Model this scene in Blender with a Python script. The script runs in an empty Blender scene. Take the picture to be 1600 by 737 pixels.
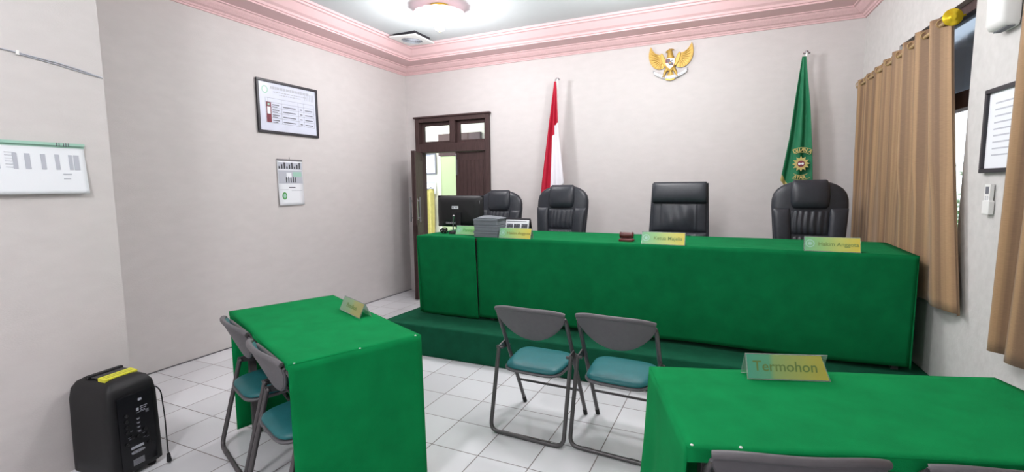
import bpy, bmesh, math, random
from mathutils import Vector, Matrix
C = bpy.context.scene.collection
S = bpy.context.scene
PI = math.pi
rnd = random.Random(7)

# ------------------------------------------------------------------ camera
YAW, PITCH, ROLL = math.radians(24.95969), math.radians(5.930743), math.radians(-0.50946684)
F_PX, CAM_H = 752.28, 1.47
cd = bpy.data.cameras.new('camera'); cam = bpy.data.objects.new('camera', cd); C.objects.link(cam)
cd.sensor_width = 36.0; cd.sensor_fit = 'HORIZONTAL'; cd.lens = F_PX / 1600 * 36.0
cd.clip_start = 0.05; cd.clip_end = 200
_f = Vector((-math.sin(YAW)*math.cos(PITCH), math.cos(YAW)*math.cos(PITCH), -math.sin(PITCH)))
_r = Vector((math.cos(YAW), math.sin(YAW), 0)); _u = _r.cross(_f)
_r2 = _r*math.cos(ROLL) + _u*math.sin(ROLL); _u2 = -_r*math.sin(ROLL) + _u*math.cos(ROLL)
cam.matrix_world = Matrix(((_r2.x, _u2.x, -_f.x, 0), (_r2.y, _u2.y, -_f.y, 0), (_r2.z, _u2.z, -_f.z, CAM_H), (0, 0, 0, 1)))
S.camera = cam
# ------------------------------------------------------------------ world, exposure
S.view_settings.view_transform = 'Standard'; S.view_settings.look = 'None'
S.view_settings.gamma = 1.0; S.view_settings.use_curve_mapping = False
S.view_settings.exposure = 0.42
W = bpy.data.worlds.new('daylight'); S.world = W; W.use_nodes = True
bgn = W.node_tree.nodes['Background']
bgn.inputs['Color'].default_value = (0.86, 0.93, 1.0, 1); bgn.inputs['Strength'].default_value = 2.6
LAMP_W = [42, 42, 40, 74]          # watts of each ceiling lamp
LAMP_SPOTS = [(-2.70, 4.16), (-0.75, 4.02), (-0.58, 2.72), (-1.5, -0.3)]  # last spot is an added, unseen lamp that brightens the near end
LAMP_COL = (0.97, 0.985, 1.0)

# ------------------------------------------------------------------ materials
def lin(c):
    if isinstance(c, str):
        c = [int(c[i:i+2], 16)/255 for i in (0, 2, 4)]
        c = [x/12.92 if x <= .04045 else ((x+.055)/1.055)**2.4 for x in c]
    return (c[0], c[1], c[2], 1.0)
def mat(name, col, rough=.5, metal=0., noise=0., nscale=20., bump=0., bscale=200., sheen=0., emit=None, estr=0.,
        trans=0., ior=1.45, coat=0., stretch=None, col2=None):
    m = bpy.data.materials.new(name); m.use_nodes = True
    nt = m.node_tree; b = nt.nodes['Principled BSDF']
    c = lin(col)
    b.inputs['Base Color'].default_value = c; b.inputs['Roughness'].default_value = rough
    b.inputs['Metallic'].default_value = metal; b.inputs['IOR'].default_value = ior
    b.inputs['Transmission Weight'].default_value = trans; b.inputs['Coat Weight'].default_value = coat
    if sheen: b.inputs['Sheen Weight'].default_value = sheen; b.inputs['Sheen Tint'].default_value = c; b.inputs['Sheen Roughness'].default_value = .5
    if emit: b.inputs['Emission Color'].default_value = lin(emit); b.inputs['Emission Strength'].default_value = estr
    tc = nt.nodes.new('ShaderNodeTexCoord'); mp = nt.nodes.new('ShaderNodeMapping')
    nt.links.new(tc.outputs['Object'], mp.inputs['Vector'])
    if stretch: mp.inputs['Scale'].default_value = stretch
    n = nt.nodes.new('ShaderNodeTexNoise'); n.inputs['Scale'].default_value = nscale; n.inputs['Detail'].default_value = 5
    nt.links.new(mp.outputs[0], n.inputs['Vector'])
    mx = nt.nodes.new('ShaderNodeMix'); mx.data_type = 'RGBA'
    a = noise
    if col2: mx.inputs[6].default_value = c; mx.inputs[7].default_value = lin(col2)
    else:
        mx.inputs[6].default_value = (c[0]*(1-a), c[1]*(1-a), c[2]*(1-a), 1)
        mx.inputs[7].default_value = (min(1, c[0]*(1+a)), min(1, c[1]*(1+a)), min(1, c[2]*(1+a)), 1)
    cr = nt.nodes.new('ShaderNodeMapRange'); cr.inputs[1].default_value = .3; cr.inputs[2].default_value = .7
    nt.links.new(n.outputs['Fac'], cr.inputs[0]); nt.links.new(cr.outputs[0], mx.inputs[0])
    nt.links.new(mx.outputs[2], b.inputs['Base Color'])
    if bump:
        n2 = nt.nodes.new('ShaderNodeTexNoise'); n2.inputs['Scale'].default_value = bscale; n2.inputs['Detail'].default_value = 3
        nt.links.new(mp.outputs[0], n2.inputs['Vector'])
        bp = nt.nodes.new('ShaderNodeBump'); bp.inputs['Strength'].default_value = bump; bp.inputs['Distance'].default_value = .004
        nt.links.new(n2.outputs['Fac'], bp.inputs['Height']); nt.links.new(bp.outputs[0], b.inputs['Normal'])
    return m

M = {}
M['wallpaper'] = mat('wallpaper', 'CBC6C5', .7, noise=.025, nscale=7, bump=.25, bscale=120, stretch=(1, 1, 2.4))
M['wallpaper_right'] = mat('wallpaper_mottled', 'CAC8C6', .6, noise=.05, nscale=22, bump=.3, bscale=60)
M['ceiling'] = mat('ceiling_paint', 'C6CACC', .8, noise=.01)
M['pink'] = mat('pink_plaster', 'E0BBBD', .6, noise=.05, nscale=60, bump=.6, bscale=90)
M['pink_plain'] = mat('pink_plaster_smooth', 'DFBBBD', .65, noise=.01)
M['felt'] = mat('green_felt', '0A7F45', 1.0, noise=.10, nscale=9, bump=.35, bscale=500)
M['felt_shaded'] = mat('shaded_green_felt', '0A6C3D', 1.0, noise=.10, nscale=9, bump=.35, bscale=500)  # same green felt with shade put into the colour, for the bench cloths
M['felt2'] = mat('green_carpet', '14513A', .95, noise=.12, nscale=12, bump=.5, bscale=400)
M['selvage'] = mat('pale_selvage', 'A8CDB4', .8)
M['leather'] = mat('black_leather', '2A2D34', .36, noise=.12, nscale=30, bump=.15, bscale=350)
M['black_plastic'] = mat('black_plastic', '121215', .5, bump=.15, bscale=600)
M['black_gloss'] = mat('black_gloss', '15151A', .25)
M['grey_plastic'] = mat('grey_plastic', '5E5C60', .45, noise=.05, nscale=40, bump=.2, bscale=700)
M['grey_tube'] = mat('grey_enamelled_tube', '5A5759', .35, metal=.35)
M['teal'] = mat('teal_vinyl', '20696E', .42, noise=.06, nscale=25, bump=.2, bscale=500)
M['chrome'] = mat('chrome', 'C8C8CC', .2, metal=1.)
M['steel'] = mat('dull_steel', '9A9A9E', .35, metal=.9)
M['wood_dark'] = mat('dark_stained_wood', '43302F', .6, noise=.25, nscale=14, stretch=(6, 6, .6))
M['wood_mid'] = mat('dark_brown_table_wood', '3A2C24', .5, noise=.2, nscale=10, stretch=(1, 6, 6))
M['glass'] = mat('clear_glass', 'FFFFFF', .03, trans=1.)
M['tint'] = mat('tinted_glass', '8C98A4', .08, trans=.85)
M['acrylic'] = mat('clear_acrylic', 'E8F4EE', .08, trans=.8)
M['paper'] = mat('white_paper', 'E4E7EC', .6)
M['paper_blue'] = mat('pale_blue_paper', 'CFD3E2', .3, noise=.05, nscale=8)
M['ink'] = mat('grey_ink', '6A6C74', .6)
M['ink_light'] = mat('pale_grey_ink', 'B3B6C0', .6)
M['ink_dark'] = mat('dark_ink', '2E3034', .6)
M['ink_green'] = mat('green_ink', '4F9A4C', .6)
M['mint'] = mat('mint_strip', '9CC4B4', .4)
M['maroon'] = mat('maroon_print', '7A3440', .6)
M['frame_dark'] = mat('dark_frame', '2C2A30', .4)
M['gold'] = mat('gold_paint', 'B8964A', .45, metal=.35, noise=.15, nscale=60)
M['brass'] = mat('yellow_brass', 'D8BC28', .28, metal=.6)
M['white_plastic'] = mat('white_plastic', 'E6E6E4', .4)
M['white_cloth'] = mat('white_flag_cloth', 'E6E4EA', .75)
M['red_cloth'] = mat('red_flag_cloth', 'B01030', .7, noise=.06)
M['green_cloth'] = mat('green_flag_cloth', '14704A', .65, noise=.08, nscale=15)
M['box_grey'] = mat('grey_cardboard', '6E757B', .6, noise=.03)
M['brown_wood'] = mat('reddish_brown_wood', '5A2A28', .35, noise=.2, nscale=20)
M['yellow_label'] = mat('yellow_label', 'D2D03A', .5)
M['ink_brown'] = mat('dull_olive_ink', '7C7A38', .6)
M['plate_ink'] = mat('dark_olive_ink', '70884C', .6)
M['rubber'] = mat('black_rubber', '202020', .8)
M['beige'] = mat('beige_paint', 'B8AA8C', .7)
M['hall_white'] = mat('hall_white_paint', 'E4E6DC', .8)
M['pale_green'] = mat('pale_green_door_paint', 'A9B98E', .6)
M['yellow_cloth'] = mat('yellow_cloth', 'BDB46C', .8, noise=.1)
M['leaf'] = mat('leaf_green', '3E8A34', .5, noise=.3, nscale=5)
M['terracotta'] = mat('terracotta', '9A5236', .8)
M['concrete'] = mat('concrete', 'B0AEA8', .9, noise=.08)
M['glow_glass'] = mat('lit_frosted_glass', 'F6E6E6', .4, emit='FFF4F2', estr=5.0)
M['pink_glass'] = mat('pink_frosted_glass', 'E8C0C8', .25, emit='F8D4DA', estr=.8)

for k in ('felt', 'felt_shaded', 'felt2'): M[k].node_tree.nodes['Principled BSDF'].inputs['Specular IOR Level'].default_value = .12
M['grommet_tan'] = mat('tan_metal_ring', 'B49A70', .4, metal=.3)
M['pale_gold'] = mat('pale_gold_thread', 'BCAE6C', .6)
def tile_mat():
    m = bpy.data.materials.new('white_floor_tiles'); m.use_nodes = True; nt = m.node_tree
    b = nt.nodes['Principled BSDF']; N = nt.nodes.new; L = nt.links.new
    g = N('ShaderNodeNewGeometry'); sp = N('ShaderNodeSeparateXYZ'); L(g.outputs['Position'], sp.inputs[0])
    outs = []; cells = []
    for k, o in (('X', -1.0453*CAM_H), ('Y', 1.488*CAM_H)):
        a = N('ShaderNodeMath'); a.operation = 'SUBTRACT'; L(sp.outputs[k], a.inputs[0]); a.inputs[1].default_value = o - 30*.29993
        d = N('ShaderNodeMath'); d.operation = 'DIVIDE'; L(a.outputs[0], d.inputs[0]); d.inputs[1].default_value = .29993
        fl = N('ShaderNodeMath'); fl.operation = 'FLOOR'; L(d.outputs[0], fl.inputs[0]); cells.append(fl)
        fr = N('ShaderNodeMath'); fr.operation = 'FRACT'; L(d.outputs[0], fr.inputs[0])
        pp = N('ShaderNodeMath'); pp.operation = 'PINGPONG'; L(fr.outputs[0], pp.inputs[0]); pp.inputs[1].default_value = .5
        outs.append(pp)
    mn = N('ShaderNodeMath'); mn.operation = 'MINIMUM'; L(outs[0].outputs[0], mn.inputs[0]); L(outs[1].outputs[0], mn.inputs[1])
    mr = N('ShaderNodeMapRange'); mr.inputs[1].default_value = .007; mr.inputs[2].default_value = .012; L(mn.outputs[0], mr.inputs[0])
    cb = N('ShaderNodeCombineXYZ'); L(cells[0].outputs[0], cb.inputs[0]); L(cells[1].outputs[0], cb.inputs[1])
    wn = N('ShaderNodeTexWhiteNoise'); L(cb.outputs[0], wn.inputs['Vector'])
    v = N('ShaderNodeMapRange'); v.inputs[3].default_value = .93; v.inputs[4].default_value = 1.03; L(wn.outputs['Value'], v.inputs[0])
    hs = N('ShaderNodeHueSaturation'); hs.inputs['Color'].default_value = lin('DCDDE1'); L(v.outputs[0], hs.inputs['Value'])
    mx = N('ShaderNodeMix'); mx.data_type = 'RGBA'; mx.inputs[6].default_value = lin('766E6D')
    L(mr.outputs[0], mx.inputs[0]); L(hs.outputs[0], mx.inputs[7]); L(mx.outputs[2], b.inputs['Base Color'])
    rr = N('ShaderNodeMapRange'); rr.inputs[3].default_value = .7; rr.inputs[4].default_value = .16; L(mr.outputs[0], rr.inputs[0])
    L(rr.outputs[0], b.inputs['Roughness'])
    bp = N('ShaderNodeBump'); bp.inputs['Strength'].default_value = .3; bp.inputs['Distance'].default_value = .002
    L(mr.outputs[0], bp.inputs['Height']); L(bp.outputs[0], b.inputs['Normal'])
    return m
M['tiles'] = tile_mat()

def ramp_mat(name, stops, rough, axis_scale, coord='UV', thin=0.):
    m = bpy.data.materials.new(name); m.use_nodes = True; nt = m.node_tree
    b = nt.nodes['Principled BSDF']; N = nt.nodes.new; L = nt.links.new
    tc = N('ShaderNodeTexCoord'); sp = N('ShaderNodeSeparateXYZ'); L(tc.outputs[coord], sp.inputs[0])
    cr = N('ShaderNodeValToRGB'); L(sp.outputs[0], cr.inputs[0])
    while len(cr.color_ramp.elements) < len(stops): cr.color_ramp.elements.new(.5)
    for e, (p, c) in zip(cr.color_ramp.elements, stops): e.position = p; e.color = lin(c)
    L(cr.outputs[0], b.inputs['Base Color']); b.inputs['Roughness'].default_value = rough
    return m
PLATE_STOPS = [(0, '6FAE84'), (.3, '8AB878'), (.62, 'B5C06A'), (1, 'CDBB4C')]
M['plate'] = ramp_mat('green_to_gold_plate', PLATE_STOPS, .3, 1)
M['plate2'] = ramp_mat('teal_to_gold_plate', [(0, '4FA58C'), (.28, '62AA84'), (.34, '94B070'), (.75, 'B2B45A'), (1, 'BFB24A')], .3, 1)
M['plate3'] = ramp_mat('grey_green_to_olive_plate', [(0, '86A08A'), (.45, '8CA67C'), (.6, 'A4A46A'), (1, 'A89E62')], .35, 1)
M['plate4'] = ramp_mat('pale_green_plate', [(0, '7FBE8C'), (1, '9CC07A')], .3, 1)

def curtain_mat():
    m = bpy.data.materials.new('tan_striped_curtain'); m.use_nodes = True; nt = m.node_tree
    b = nt.nodes['Principled BSDF']; N = nt.nodes.new; L = nt.links.new
    tc = N('ShaderNodeTexCoord'); sp = N('ShaderNodeSeparateXYZ'); L(tc.outputs['UV'], sp.inputs[0])
    cb = N('ShaderNodeCombineXYZ'); L(sp.outputs[0], cb.inputs[0])
    n = N('ShaderNodeTexNoise'); n.inputs['Scale'].default_value = 11; n.inputs['Detail'].default_value = 2; L(cb.outputs[0], n.inputs['Vector'])
    mr = N('ShaderNodeMapRange'); mr.inputs[1].default_value = .42; mr.inputs[2].default_value = .56; L(n.outputs['Fac'], mr.inputs[0])
    mx = N('ShaderNodeMix'); mx.data_type = 'RGBA'; mx.inputs[6].default_value = lin('8F7054'); mx.inputs[7].default_value = lin('B8946C'); L(mr.outputs[0], mx.inputs[0])
    w = N('ShaderNodeTexNoise'); w.inputs['Scale'].default_value = 90; mp = N('ShaderNodeMapping'); mp.inputs['Scale'].default_value = (.25, 4, 1)
    L(tc.outputs['UV'], mp.inputs[0]); L(mp.outputs[0], w.inputs['Vector'])
    mm = N('ShaderNodeMix'); mm.data_type = 'RGBA'; mm.blend_type = 'MULTIPLY'; mm.inputs[0].default_value = .35
    L(mx.outputs[2], mm.inputs[6]); L(w.outputs['Fac'], mm.inputs[7]); L(mm.outputs[2], b.inputs['Base Color'])
    bp = N('ShaderNodeBump'); bp.inputs['Strength'].default_value = .25; bp.inputs['Distance'].default_value = .002
    L(w.outputs['Fac'], bp.inputs['Height']); L(bp.outputs[0], b.inputs['Normal'])
    b.inputs['Roughness'].default_value = .62; b.inputs['Sheen Weight'].default_value = .15
    tr = N('ShaderNodeBsdfTranslucent'); L(mm.outputs[2], tr.inputs[0])
    ms = N('ShaderNodeMixShader'); ms.inputs[0].default_value = .12
    L(b.outputs[0], ms.inputs[1]); L(tr.outputs[0], ms.inputs[2]); L(ms.outputs[0], nt.nodes['Material Output'].inputs[0])
    return m
M['curtain'] = curtain_mat()

# ------------------------------------------------------------------ mesh builder
class MB:
    def __init__(s): s.v = []; s.f = []; s.m = []; s.sm = []; s.uv = {}
    def add(s, vs, fs, mi=0, smooth=False, T=None):
        o = len(s.v)
        s.v += [tuple(T @ Vector(p)) if T else tuple(p) for p in vs]
        for f in fs: s.f.append([i+o for i in f]); s.m.append(mi); s.sm.append(smooth)
        return s
    def box(s, a, b, mi=0, T=None):
        x0, y0, z0 = a; x1, y1, z1 = b
        vs = [(x0, y0, z0), (x1, y0, z0), (x1, y1, z0), (x0, y1, z0), (x0, y0, z1), (x1, y0, z1), (x1, y1, z1), (x0, y1, z1)]
        return s.add(vs, [(0, 3, 2, 1), (4, 5, 6, 7), (0, 1, 5, 4), (1, 2, 6, 5), (2, 3, 7, 6), (3, 0, 4, 7)], mi, False, T)
    def cbox(s, c, d, mi=0, T=None):
        return s.box([c[i]-d[i]/2 for i in range(3)], [c[i]+d[i]/2 for i in range(3)], mi, T)
    def loft(s, secs, mi=0, smooth=True, caps=True, closed=True, T=None):
        n = len(secs[0]); vs = [p for r in secs for p in r]; fs = []
        for i in range(len(secs)-1):
            for j in range(n if closed else n-1):
                k = (j+1) % n
                fs.append((i*n+j, i*n+k, (i+1)*n+k, (i+1)*n+j))
        if caps: fs.append(tuple(reversed(range(n)))); fs.append(tuple(range((len(secs)-1)*n, len(secs)*n)))
        return s.add(vs, fs, mi, smooth, T)
    def tube(s, pts, r, n=10, mi=0, closed=False, T=None):
        pts = [Vector(p) for p in pts]; secs = []; N = len(pts); up = None
        for i, p in enumerate(pts):
            if closed: t = pts[(i+1) % N] - pts[i-1]
            else: t = pts[min(i+1, N-1)] - pts[max(i-1, 0)]
            t.normalize()
            if up is None:
                up = Vector((0, 0, 1)) if abs(t.z) < .9 else Vector((1, 0, 0))
            a = (up - t*up.dot(t)).normalized(); b = t.cross(a); up = a
            rr = r[i] if isinstance(r, (list, tuple)) else r
            secs.append([tuple(p + a*math.cos(2*PI*k/n)*rr + b*math.sin(2*PI*k/n)*rr) for k in range(n)])
        if closed: secs.append(secs[0]); return s.loft(secs, mi, True, False, True, T)
        return s.loft(secs, mi, True, True, True, T)
    def lathe(s, prof, n=28, mi=0, T=None, scallop=0, sc=0.):
        secs = []
        for r, z in prof:
            secs.append([((r*(1+sc*math.cos(scallop*2*PI*k/n)*(r > .01)))*math.cos(2*PI*k/n), (r*(1+sc*math.cos(scallop*2*PI*k/n)))*math.sin(2*PI*k/n), z) for k in range(n)])
        return s.loft(secs, mi, True, False, True, T)
    def prism(s, poly, t0, t1, axes='xz', mi=0, T=None, smooth=False):
        def P(p, t):
            if axes == 'xz': return (p[0], t, p[1])
            if axes == 'xy': return (p[0], p[1], t)
            return (t, p[0], p[1])
        n = len(poly); vs = [P(p, t0) for p in poly] + [P(p, t1) for p in poly]
        fs = [tuple(range(n)), tuple(reversed(range(n, 2*n)))]
        o = len(s.v); s.add(vs, fs, mi, False, T)
        for j in range(n):
            k = (j+1) % n; s.f.append([o+j, o+n+j, o+n+k, o+k]); s.m.append(mi); s.sm.append(smooth)
        return s
    def ball(s, c, r, mi=0, n=14, T=None):
        r = (r, r, r) if not isinstance(r, (tuple, list)) else r; secs = []
        for i in range(n+1):
            a = PI*i/n; q = max(math.sin(a), 1e-3)
            secs.append([(c[0]+r[0]*q*math.cos(2*PI*k/n), c[1]+r[1]*q*math.sin(2*PI*k/n), c[2]-r[2]*math.cos(a)) for k in range(n)])
        return s.loft(secs, mi, True, True, True, T)
    def grid(s, fn, nu, nv, mi=0, smooth=True, T=None, uv=None):
        vs = [fn(i/nu, j/nv) for j in range(nv+1) for i in range(nu+1)]; w = nu+1
        fs = [(j*w+i, j*w+i+1, (j+1)*w+i+1, (j+1)*w+i) for j in range(nv) for i in range(nu)]
        if uv:
            o = len(s.v)
            for j in range(nv+1):
                for i in range(nu+1): s.uv[o+j*w+i] = uv(i/nu, j/nv)
        if callable(mi):
            o = len(s.v); s.v += [tuple(T @ Vector(p)) if T else tuple(p) for p in vs]
            for j in range(nv):
                for i in range(nu):
                    s.f.append([o+q for q in fs[j*nu+i]]); s.m.append(mi((i+.5)/nu, (j+.5)/nv)); s.sm.append(smooth)
            return s
        return s.add(vs, fs, mi, smooth, T)
    def build(s, name, mats, parent=None, bevel=0, solid=0, sub=0, fix=True, sharp=40, bseg=2):
        me = bpy.data.meshes.new(name); me.from_pydata([tuple(v) for v in s.v], [], s.f)
        if not isinstance(mats, (list, tuple)): mats = [mats]
        for m in mats: me.materials.append(M[m] if isinstance(m, str) else m)
        for p, mi, sm in zip(me.polygons, s.m, s.sm): p.material_index = mi; p.use_smooth = sm
        if s.uv:
            ul = me.uv_layers.new(name='UVMap')
            for lp in me.loops:
                if lp.vertex_index in s.uv: ul.data[lp.index].uv = s.uv[lp.vertex_index]
        if fix:
            bm = bmesh.new(); bm.from_mesh(me); bmesh.ops.recalc_face_normals(bm, faces=bm.faces); bm.to_mesh(me); bm.free()
        me.update(); me.set_sharp_from_angle(angle=math.radians(sharp))
        for p, sm in zip(me.polygons, s.sm): p.use_smooth = sm
        o = bpy.data.objects.new(name, me); C.objects.link(o)
        if parent: o.parent = parent
        if bevel:
            b = o.modifiers.new('bevel', 'BEVEL'); b.width = bevel; b.segments = bseg; b.limit_method = 'ANGLE'; b.angle_limit = math.radians(35)
        if solid:
            q = o.modifiers.new('solid', 'SOLIDIFY'); q.thickness = solid; q.offset = 0
        if sub:
            q = o.modifiers.new('sub', 'SUBSURF'); q.levels = sub; q.render_levels = sub
        return o
def tag(o, label, cat, group=None, kind=None):
    if label: o['label'] = label
    if cat: o['category'] = cat
    if group: o['group'] = group
    if kind: o['kind'] = kind
    return o
def struct(o): o['kind'] = 'structure'; return o
def thing(name, loc, rz=0, label=None, cat=None, group=None):
    o = bpy.data.objects.new(name, None); C.objects.link(o); o.location = loc; o.rotation_euler = (0, 0, rz); o.empty_display_size = .1
    return tag(o, label, cat, group)
def kids(o): return [x for x in bpy.data.objects if x.parent == o]
def copy_tree(o, parent=None):
    c = o.copy(); C.objects.link(c); c.parent = parent
    for k in kids(o): copy_tree(k, c)
    return c
def text_into(mb, txt, size, T, mi=0, ext=.0004, sx=1., bold=0., align='CENTER', shear=0., space=1.):
    """lettering as mesh faces; T maps text plane (x right, y up, z out) into the part"""
    cu = bpy.data.curves.new('t', 'FONT'); cu.body = txt; cu.size = size; cu.align_x = align; cu.align_y = 'CENTER'
    cu.extrude = ext; cu.resolution_u = 3; cu.offset = bold; cu.shear = shear; cu.space_character = space
    to = bpy.data.objects.new('t', cu); C.objects.link(to)
    dg = bpy.context.evaluated_depsgraph_get(); me = bpy.data.meshes.new_from_object(to.evaluated_get(dg))
    mb.add([(v.co.x*sx, v.co.y, v.co.z) for v in me.vertices], [tuple(p.vertices) for p in me.polygons], mi, False, T)
    bpy.data.objects.remove(to); bpy.data.curves.remove(cu); bpy.data.meshes.remove(me)
def arc(c, r, a0, a1, n): return [(c[0]+r*math.cos(a0+(a1-a0)*i/n), c[1]+r*math.sin(a0+(a1-a0)*i/n)) for i in range(n+1)]
def rrect(x0, y0, x1, y1, r, n=5):
    return arc((x1-r, y1-r), r, 0, PI/2, n)+arc((x0+r, y1-r), r, PI/2, PI, n)+arc((x0+r, y0+r), r, PI, 1.5*PI, n)+arc((x1-r, y0+r), r, 1.5*PI, 2*PI, n)
def bez(p0, p1, p2, p3, n=10):
    p0, p1, p2, p3 = map(Vector, (p0, p1, p2, p3))
    return [tuple(p0*(1-t)**3 + p1*3*t*(1-t)**2 + p2*3*t*t*(1-t) + p3*t**3) for t in [i/n for i in range(n+1)]]
def sup(cx, cy, a, b, z, n=28, e=.5, ax='z'):
    out = []
    for k in range(n):
        t = 2*PI*k/n; c, s = math.cos(t), math.sin(t)
        x = cx+a*math.copysign(abs(c)**e, c); y = cy+b*math.copysign(abs(s)**e, s)
        out.append((x, y, z))
    return out

# ------------------------------------------------------------------ the room
XL, YB, ZC = -4.204, 5.58, 3.22
XCOL, YCOL = -3.12, 1.496
YR = -1.6
KW = .06
XR = 1.03
def xw(y): return XR + KW*(YB-y)              # the right wall runs a little askew
wd = Vector((KW, -1, 0)).normalized(); wn = Vector((-1, -KW, 0)).normalized()
def RW(s, off, z): p = Vector((XR, YB, 0)) + wd*s + wn*off; return (p.x, p.y, z)
RWT = Matrix(((wd.x, wn.x, 0, XR), (wd.y, wn.y, 0, YB), (0, 0, 1, 0), (0, 0, 0, 1)))   # local: x along wall towards camera, y into the room

DX0, DX1, DZ = -4.03, -2.89, 2.39
struct(MB().box((-7.5, YR-.2, -.12), (2.2, 9.5, 0)).build('floor', 'tiles'))
struct(MB().box((XL-.3, YR-.2, ZC), (2.0, YB+.15, ZC+.1)).build('ceiling', 'ceiling'))
struct(MB().box((XL-.15, YCOL-.02, 0), (XL, YB+.15, ZC)).build('wall_left', 'wallpaper'))
struct(MB().box((XCOL-1.3, YR, 0), (XCOL, YCOL, ZC)).build('wall_near_left', 'wallpaper'))
wb = MB()
wb.box((XL-.001, YB, 0), (DX0, YB+.15, ZC)); wb.box((DX1, YB, 0), (1.3, YB+.15, ZC)); wb.box((DX0, YB, DZ), (DX1, YB+.15, ZC))
struct(wb.build('wall_back', 'wallpaper'))
WS0, WS1, WZ0, WZ1 = .90, 2.03, .95, 2.50
W2S0, W2S1 = 2.75, 4.3
wr = MB(); L = 7.4; Th = -.16
for a, b, z0, z1 in ((-.02, WS0, 0, ZC), (WS0, WS1, 0, WZ0), (WS0, WS1, WZ1, ZC), (WS1, W2S0, 0, ZC), (W2S0, W2S1, 0, WZ0), (W2S0, W2S1, WZ1, ZC), (W2S1, L, 0, ZC)):
    wr.box((a, Th, z0), (b, 0, z1), 0, RWT)
struct(wr.build('wall_right', 'wallpaper_right'))
struct(MB().box((XL-.2, YR-.15, 0), (2.1, YR, ZC)).build('wall_rear', 'wallpaper'))

# cornices swept round the walls with mitred corners
per = [(XL, YCOL-.01), (XL, YB), (XR, YB), (xw(YR), YR)]
def inset(d):
    lines = []
    for a, b in zip(per[:-1], per[1:]):
        t = (Vector(b)-Vector(a)).normalized(); n = Vector((t.y, -t.x)); lines.append((Vector(a)+n*d, t))
    out = [lines[0][0]]
    for (p, t), (q, u) in zip(lines[:-1], lines[1:]):
        k = ((q-p).x*u.y-(q-p).y*u.x)/(t.x*u.y-t.y*u.x); out.append(p+t*k)
    tlen = (Vector(per[-1])-Vector(per[-2])).length; out.append(lines[-1][0]+lines[-1][1]*tlen)
    return out
def sweep(prof):
    m = MB(); rows = [[(p.x, p.y, z) for p in inset(d)] for d, z in prof]
    n = len(rows[0])
    vs = [p for r in rows for p in r]; fs = [(i*n+j, i*n+j+1, (i+1)*n+j+1, (i+1)*n+j) for i in range(len(rows)-1) for j in range(n-1)]
    return m.add(vs, fs, 0, False)
struct(sweep([(-.01, 2.985), (.015, 2.985), (.02, 2.997), (.03, 2.999), (.04, 3.012), (.065, 3.02), (.10, 3.045), (.115, 3.06), (.135, 3.062), (.14, 3.075), (-.01, 3.075)]).build('trim_1', 'pink', fix=True))
struct(sweep([(-.01, 3.07), (.345, 3.07), (.345, 3.084), (.36, 3.086), (.37, 3.105), (.40, 3.12), (.435, 3.155), (.455, 3.175), (.475, 3.18), (.48, 3.195), (.50, 3.197), (.50, 3.23)]).build('trim_2', 'pink_plain', fix=True))
# thin dark joint where floor meets the left wall
struct(MB().box((XL, YCOL, 0), (XL+.006, YB, .008)).build('baseboard_left', 'grey_plastic'))

# ------------------------------------------------------------------ door 1
fr = MB(); y0, y1 = YB-.045, YB+.12
fr.box((DX0, y0, 0), (DX0+.06, y1, DZ)); fr.box((DX1-.055, y0, 0), (DX1, y1, DZ))
fr.box((DX0+.06, y0, DZ-.055), (DX1-.055, y1, DZ)); fr.box((DX0+.06, y0, 1.93), (DX1-.055, y1, 2.045)); fr.box((-3.475, y0, 2.045), (-3.40, y1, DZ-.055))
for a, b in ((DX0+.06, -3.475), (-3.40, DX1-.055)):
    fr.box((a, YB+.02, 2.045), (a+.045, YB+.06, DZ-.055)); fr.box((b-.045, YB+.02, 2.045), (b, YB+.06, DZ-.055))
    fr.box((a+.045, YB+.02, 2.045), (b-.045, YB+.06, 2.085)); fr.box((a+.045, YB+.02, DZ-.10), (b-.045, YB+.06, DZ-.055))
fr.box((DX0-.02, y0-.02, DZ), (DX1+.02, y0+.03, DZ+.022))
door = struct(fr.build('door_1', 'wood_dark', bevel=.004))
for a, b in ((DX0+.105, -3.52), (-3.355, DX1-.10)):
    MB().box((a, YB+.035, 2.085), (b, YB+.04, DZ-.10)).build('transom_pane', 'glass', door)
def leaf(w, name='door_leaf', flip=1):
    m = MB(); m.box((0, -.018, .01), (w, .018, 1.925))
    k = 6; st = .055
    for i in range(k):
        a = st+(w-2*st)*i/k; b = st+(w-2*st)*(i+1)/k
        for z0, z1 in ((.12, .85), (.98, 1.82)):
            m.box((a+.006, -.025, z0), (b-.006, .025, z1))
    m.box((0, -.027, .01), (st-.004, .027, 1.925)); m.box((w-st+.004, -.027, .01), (w, .027, 1.925)); m.box((0, -.027, .85), (w, .027, .98))
    o = m.build(name, 'wood_dark', door, bevel=.003)
    return o
rl = leaf(.47); rl.location = (-3.415, YB+.02, 0)
ll = leaf(.55); ll.location = (DX0+.06, YB-.02, 0); ll.rotation_euler = (0, 0, math.radians(-64))
def pull(par, x, side):
    m = MB(); y = side*.06
    m.tube([(x, y, 1.02), (x, y, 1.34)], .011); 
    for z in (1.07, 1.29): m.tube([(x, side*.02, z), (x, y, z)], .009)
    m.box((x-.02, min(side*.02, side*.03), 1.04), (x+.02, max(side*.02, side*.03), 1.32))
    return m.build('door_handle', 'steel', par)
pull(ll, .49, -1); pull(ll, .49, 1); pull(rl, .05, 1)
MB().box((.01, -.04, 1.62), (.03, -.027, 1.83)).tube([(.02, -.045, 1.70), (.02, -.045, 1.90)], .006).build('door_bolt', 'steel', rl)
MB().box((.455, -.034, 1.55), (.475, -.026, 1.68)).build('hinge', 'steel', rl)

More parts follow.
